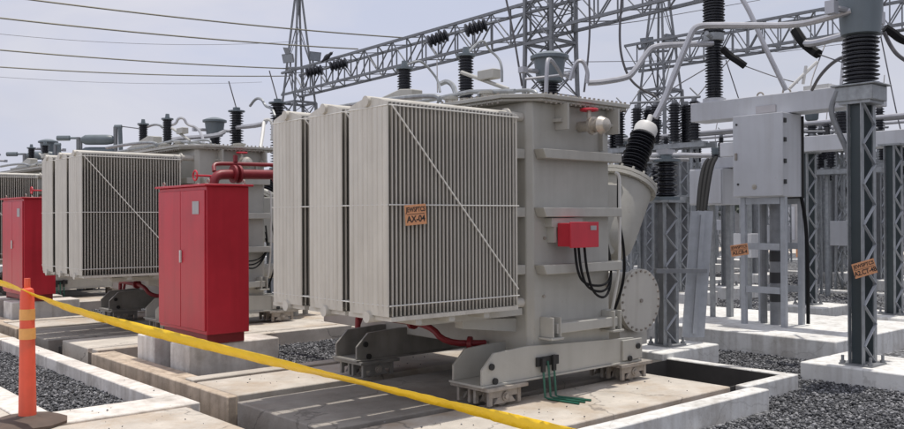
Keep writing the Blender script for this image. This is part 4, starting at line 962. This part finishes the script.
# boundary wall and trees
def wall(x0, y0, x1, y1, h, label):
    a, b = Vector((x0, y0, 0)), Vector((x1, y1, 0)); m = MB(); m.bar(a+Vector((0, 0, h/2-.2)), b+Vector((0, 0, h/2-.2)), .3, h); m.bar(a+Vector((0, 0, h-.17)), b+Vector((0, 0, h-.17)), .42, .1)
    n = int((b-a).length/6)
    for i in range(n+1): p = a.lerp(b, i/n); m.box(p.x-.25, p.x+.25, p.y-.25, p.y+.25, -.2, h+.05)
    tag(m.build('boundary_wall', FARW, base=a), label, 'wall')
wall(85, -40, 85, 120, 2.4, 'pale boundary wall far beyond the yard')
wall(85, 120, -60, 120, 2.4, 'pale boundary wall far behind the transformer row')
def tree(x, y, h, r, label):
    t = thing('tree', label, 'tree', (x, y, -.18), 'hazy trees beyond the yard')
    m = MB(); top = Vector((x, y, h*.62)); m.path([(x, y, -.2), (x+.1, y, h*.3), top], .18, 8)
    cl = []
    for k in range(14):
        a = random.random()*6.28; q = random.random()**.5; z = h*(.45+.5*random.random()); rr = r*q*(1-.5*abs(z/h-.65))
        c = Vector((x+rr*math.cos(a), y+rr*math.sin(a), z)); cl.append((c, r*(.25+.22*random.random()))); m.tube((x+.1, y, h*(.3+.2*random.random())), c, .07, 5, .02)
    m.build('trunk', BARK, t)
    n = 1500; ci = rng.integers(0, len(cl), n); C_ = np.array([list(c) for c, _ in cl])[ci]; RR = np.array([q for _, q in cl])[ci][:, None]
    d = rng.normal(size=(n, 3)); d /= np.linalg.norm(d, axis=1)[:, None]; P = C_+d*RR*(.5+.5*rng.random((n, 1)))**.6*np.array([1, 1, .8])
    s = .16+.16*rng.random((n, 1)); A = rng.normal(size=(n, 3)); A /= np.linalg.norm(A, axis=1)[:, None]; B = np.cross(A, rng.normal(size=(n, 3))); B /= np.linalg.norm(B, axis=1)[:, None]
    V = np.stack([P-A*s, P+B*s*.6, P+A*s, P-B*s*.6], 1).reshape(-1, 3)
    mm = MB(); mm.v = [tuple(p) for p in V]; mm.f = [(4*i, 4*i+1, 4*i+2, 4*i+3) for i in range(n)]; mm.build('crown', LEAF, t, smooth=0)
TL = ['leftmost hazy tree, behind the capped bushing', 'hazy tree left of the short column', 'hazy tree right of the short column', 'broad hazy tree above the slanting duct', 'low hazy tree left of the control cabinet', 'hazy tree behind the control cabinet', 'hazy tree right of the control cabinet', 'hazy tree left of the tall right column', 'hazy tree right of the tall right column', 'rightmost hazy tree at the frame edge']
for k, u in enumerate((625, 648, 672, 700, 732, 760, 800, 835, 876, 905)):
    d = (78, 95, 88, 84, 100, 90, 96, 82, 92, 86)[k]; p = at(u, 200, d); tree(p.x, p.y, (5.5, 4.8, 6, 5.2, 4.2, 5, 4.6, 5.5, 5, 5.6)[k], (3, 3.6, 3.2, 4, 3.4, 3.6, 3.3, 3.4, 3.8, 3.2)[k], TL[k])

# ------------------------------------------------------------------ sky, sun, camera
sun_dir = Vector((.15, -.003, .98)).normalized()
w = bpy.data.worlds.new('World'); scn.world = w; w.use_nodes = True
N = w.node_tree.nodes; L = w.node_tree.links; bg = N['Background']; bg.inputs['Strength'].default_value = .1
sky = N.new('ShaderNodeTexSky'); sky.sky_type = 'NISHITA'; sky.sun_disc = False
sky.sun_elevation = math.asin(sun_dir.z); sky.sun_rotation = math.atan2(sun_dir.x, sun_dir.y); sky.dust_density = 4; sky.air_density = 1.2
tc = N.new('ShaderNodeTexCoord'); mp = N.new('ShaderNodeMapping'); mp.inputs['Scale'].default_value = (1, 1, 3.0); L.new(tc.outputs['Generated'], mp.inputs['Vector'])
n = N.new('ShaderNodeTexNoise'); n.inputs['Scale'].default_value = 1.6; n.inputs['Detail'].default_value = 7; n.inputs['Roughness'].default_value = .5; L.new(mp.outputs['Vector'], n.inputs['Vector'])
mr = N.new('ShaderNodeMapRange'); mr.inputs['From Min'].default_value = .35; mr.inputs['From Max'].default_value = .65; mr.inputs['To Min'].default_value = .78; mr.inputs['To Max'].default_value = .97
L.new(n.outputs['Fac'], mr.inputs['Value'])
n2 = N.new('ShaderNodeTexNoise'); n2.inputs['Scale'].default_value = 2.3; n2.inputs['Detail'].default_value = 9; n2.inputs['Roughness'].default_value = .55; n2.inputs['Distortion'].default_value = .6; L.new(mp.outputs['Vector'], n2.inputs['Vector'])
cr = N.new('ShaderNodeValToRGB'); e = cr.color_ramp.elements; e[0].position = .36; e[0].color = (.55, .585, .72, 1); e[1].position = .66; e[1].color = (.69, .69, .745, 1); e.new(.5).color = (.62, .63, .725, 1)
L.new(n2.outputs['Fac'], cr.inputs['Fac'])
sx0 = N.new('ShaderNodeSeparateXYZ'); L.new(tc.outputs['Generated'], sx0.inputs['Vector'])
hz = N.new('ShaderNodeMapRange'); hz.inputs['From Min'].default_value = 0; hz.inputs['From Max'].default_value = .22; hz.inputs['To Min'].default_value = .85; hz.inputs['To Max'].default_value = 0; L.new(sx0.outputs['Z'], hz.inputs['Value'])
hm = N.new('ShaderNodeMix'); hm.data_type = 'RGBA'; hm.inputs['B'].default_value = (.62, .635, .735, 1); L.new(hz.outputs['Result'], hm.inputs['Factor']); L.new(cr.outputs['Color'], hm.inputs['A'])
x10 = N.new('ShaderNodeVectorMath'); x10.operation = 'SCALE'; x10.inputs['Scale'].default_value = 10.9; L.new(hm.outputs['Result'], x10.inputs[0])
mx = N.new('ShaderNodeMix'); mx.data_type = 'RGBA'; L.new(x10.outputs['Vector'], mx.inputs['B'])
L.new(mr.outputs['Result'], mx.inputs['Factor']); L.new(sky.outputs['Color'], mx.inputs['A'])
# unseen sky brightened towards -x, dimmed towards -y, added to light side faces
sx = N.new('ShaderNodeSeparateXYZ'); L.new(tc.outputs['Generated'], sx.inputs['Vector'])
def mth(op, a, b):
    q = N.new('ShaderNodeMath'); q.operation = op
    for i_, v_ in enumerate((a, b)):
        if isinstance(v_, (int, float)): q.inputs[i_].default_value = v_
        else: L.new(v_, q.inputs[i_])
    return q.outputs[0]
bx_ = mth('MULTIPLY', mth('MAXIMUM', mth('MULTIPLY', sx.outputs['X'], -1.), 0.), .45)
by_ = mth('MULTIPLY', mth('MAXIMUM', mth('MULTIPLY', sx.outputs['Y'], -1.), 0.), .2)
sc_ = mth('SUBTRACT', mth('ADD', bx_, 1.), by_)
vm = N.new('ShaderNodeVectorMath'); vm.operation = 'SCALE'; L.new(mx.outputs['Result'], vm.inputs[0]); L.new(sc_, vm.inputs['Scale'])
L.new(vm.outputs['Vector'], bg.inputs['Color'])
sl = bpy.data.lights.new('sun', 'SUN'); sl.energy = 3.2; sl.angle = R(.6); sl.color = (1, .95, .87)
so_ = bpy.data.objects.new('sun', sl); col.objects.link(so_); so_.rotation_euler = sun_dir.to_track_quat('Z', 'Y').to_euler(); so_.location = (0, 0, 30)
cd = bpy.data.cameras.new('camera'); cam = bpy.data.objects.new('camera', cd); col.objects.link(cam)
cd.sensor_width = 36; cd.lens = FOC/904*36; cd.clip_end = 3000; cd.clip_start = .05
fwd = Vector((FW[0]*math.cos(PIT), FW[1]*math.cos(PIT), math.sin(PIT))); rgt = Vector((RT[0], RT[1], 0)); upv = rgt.cross(fwd)
r2 = rgt*math.cos(ROL)-upv*math.sin(ROL); u2 = rgt*math.sin(ROL)+upv*math.cos(ROL)
M = Matrix((r2, u2, -fwd)).transposed().to_4x4(); M.translation = (0, 0, EYE); cam.matrix_world = M
scn.camera = cam
scn.view_settings.view_transform = 'Standard'; scn.view_settings.look = 'None'; scn.view_settings.exposure = 0
scn.render.engine = 'CYCLES'
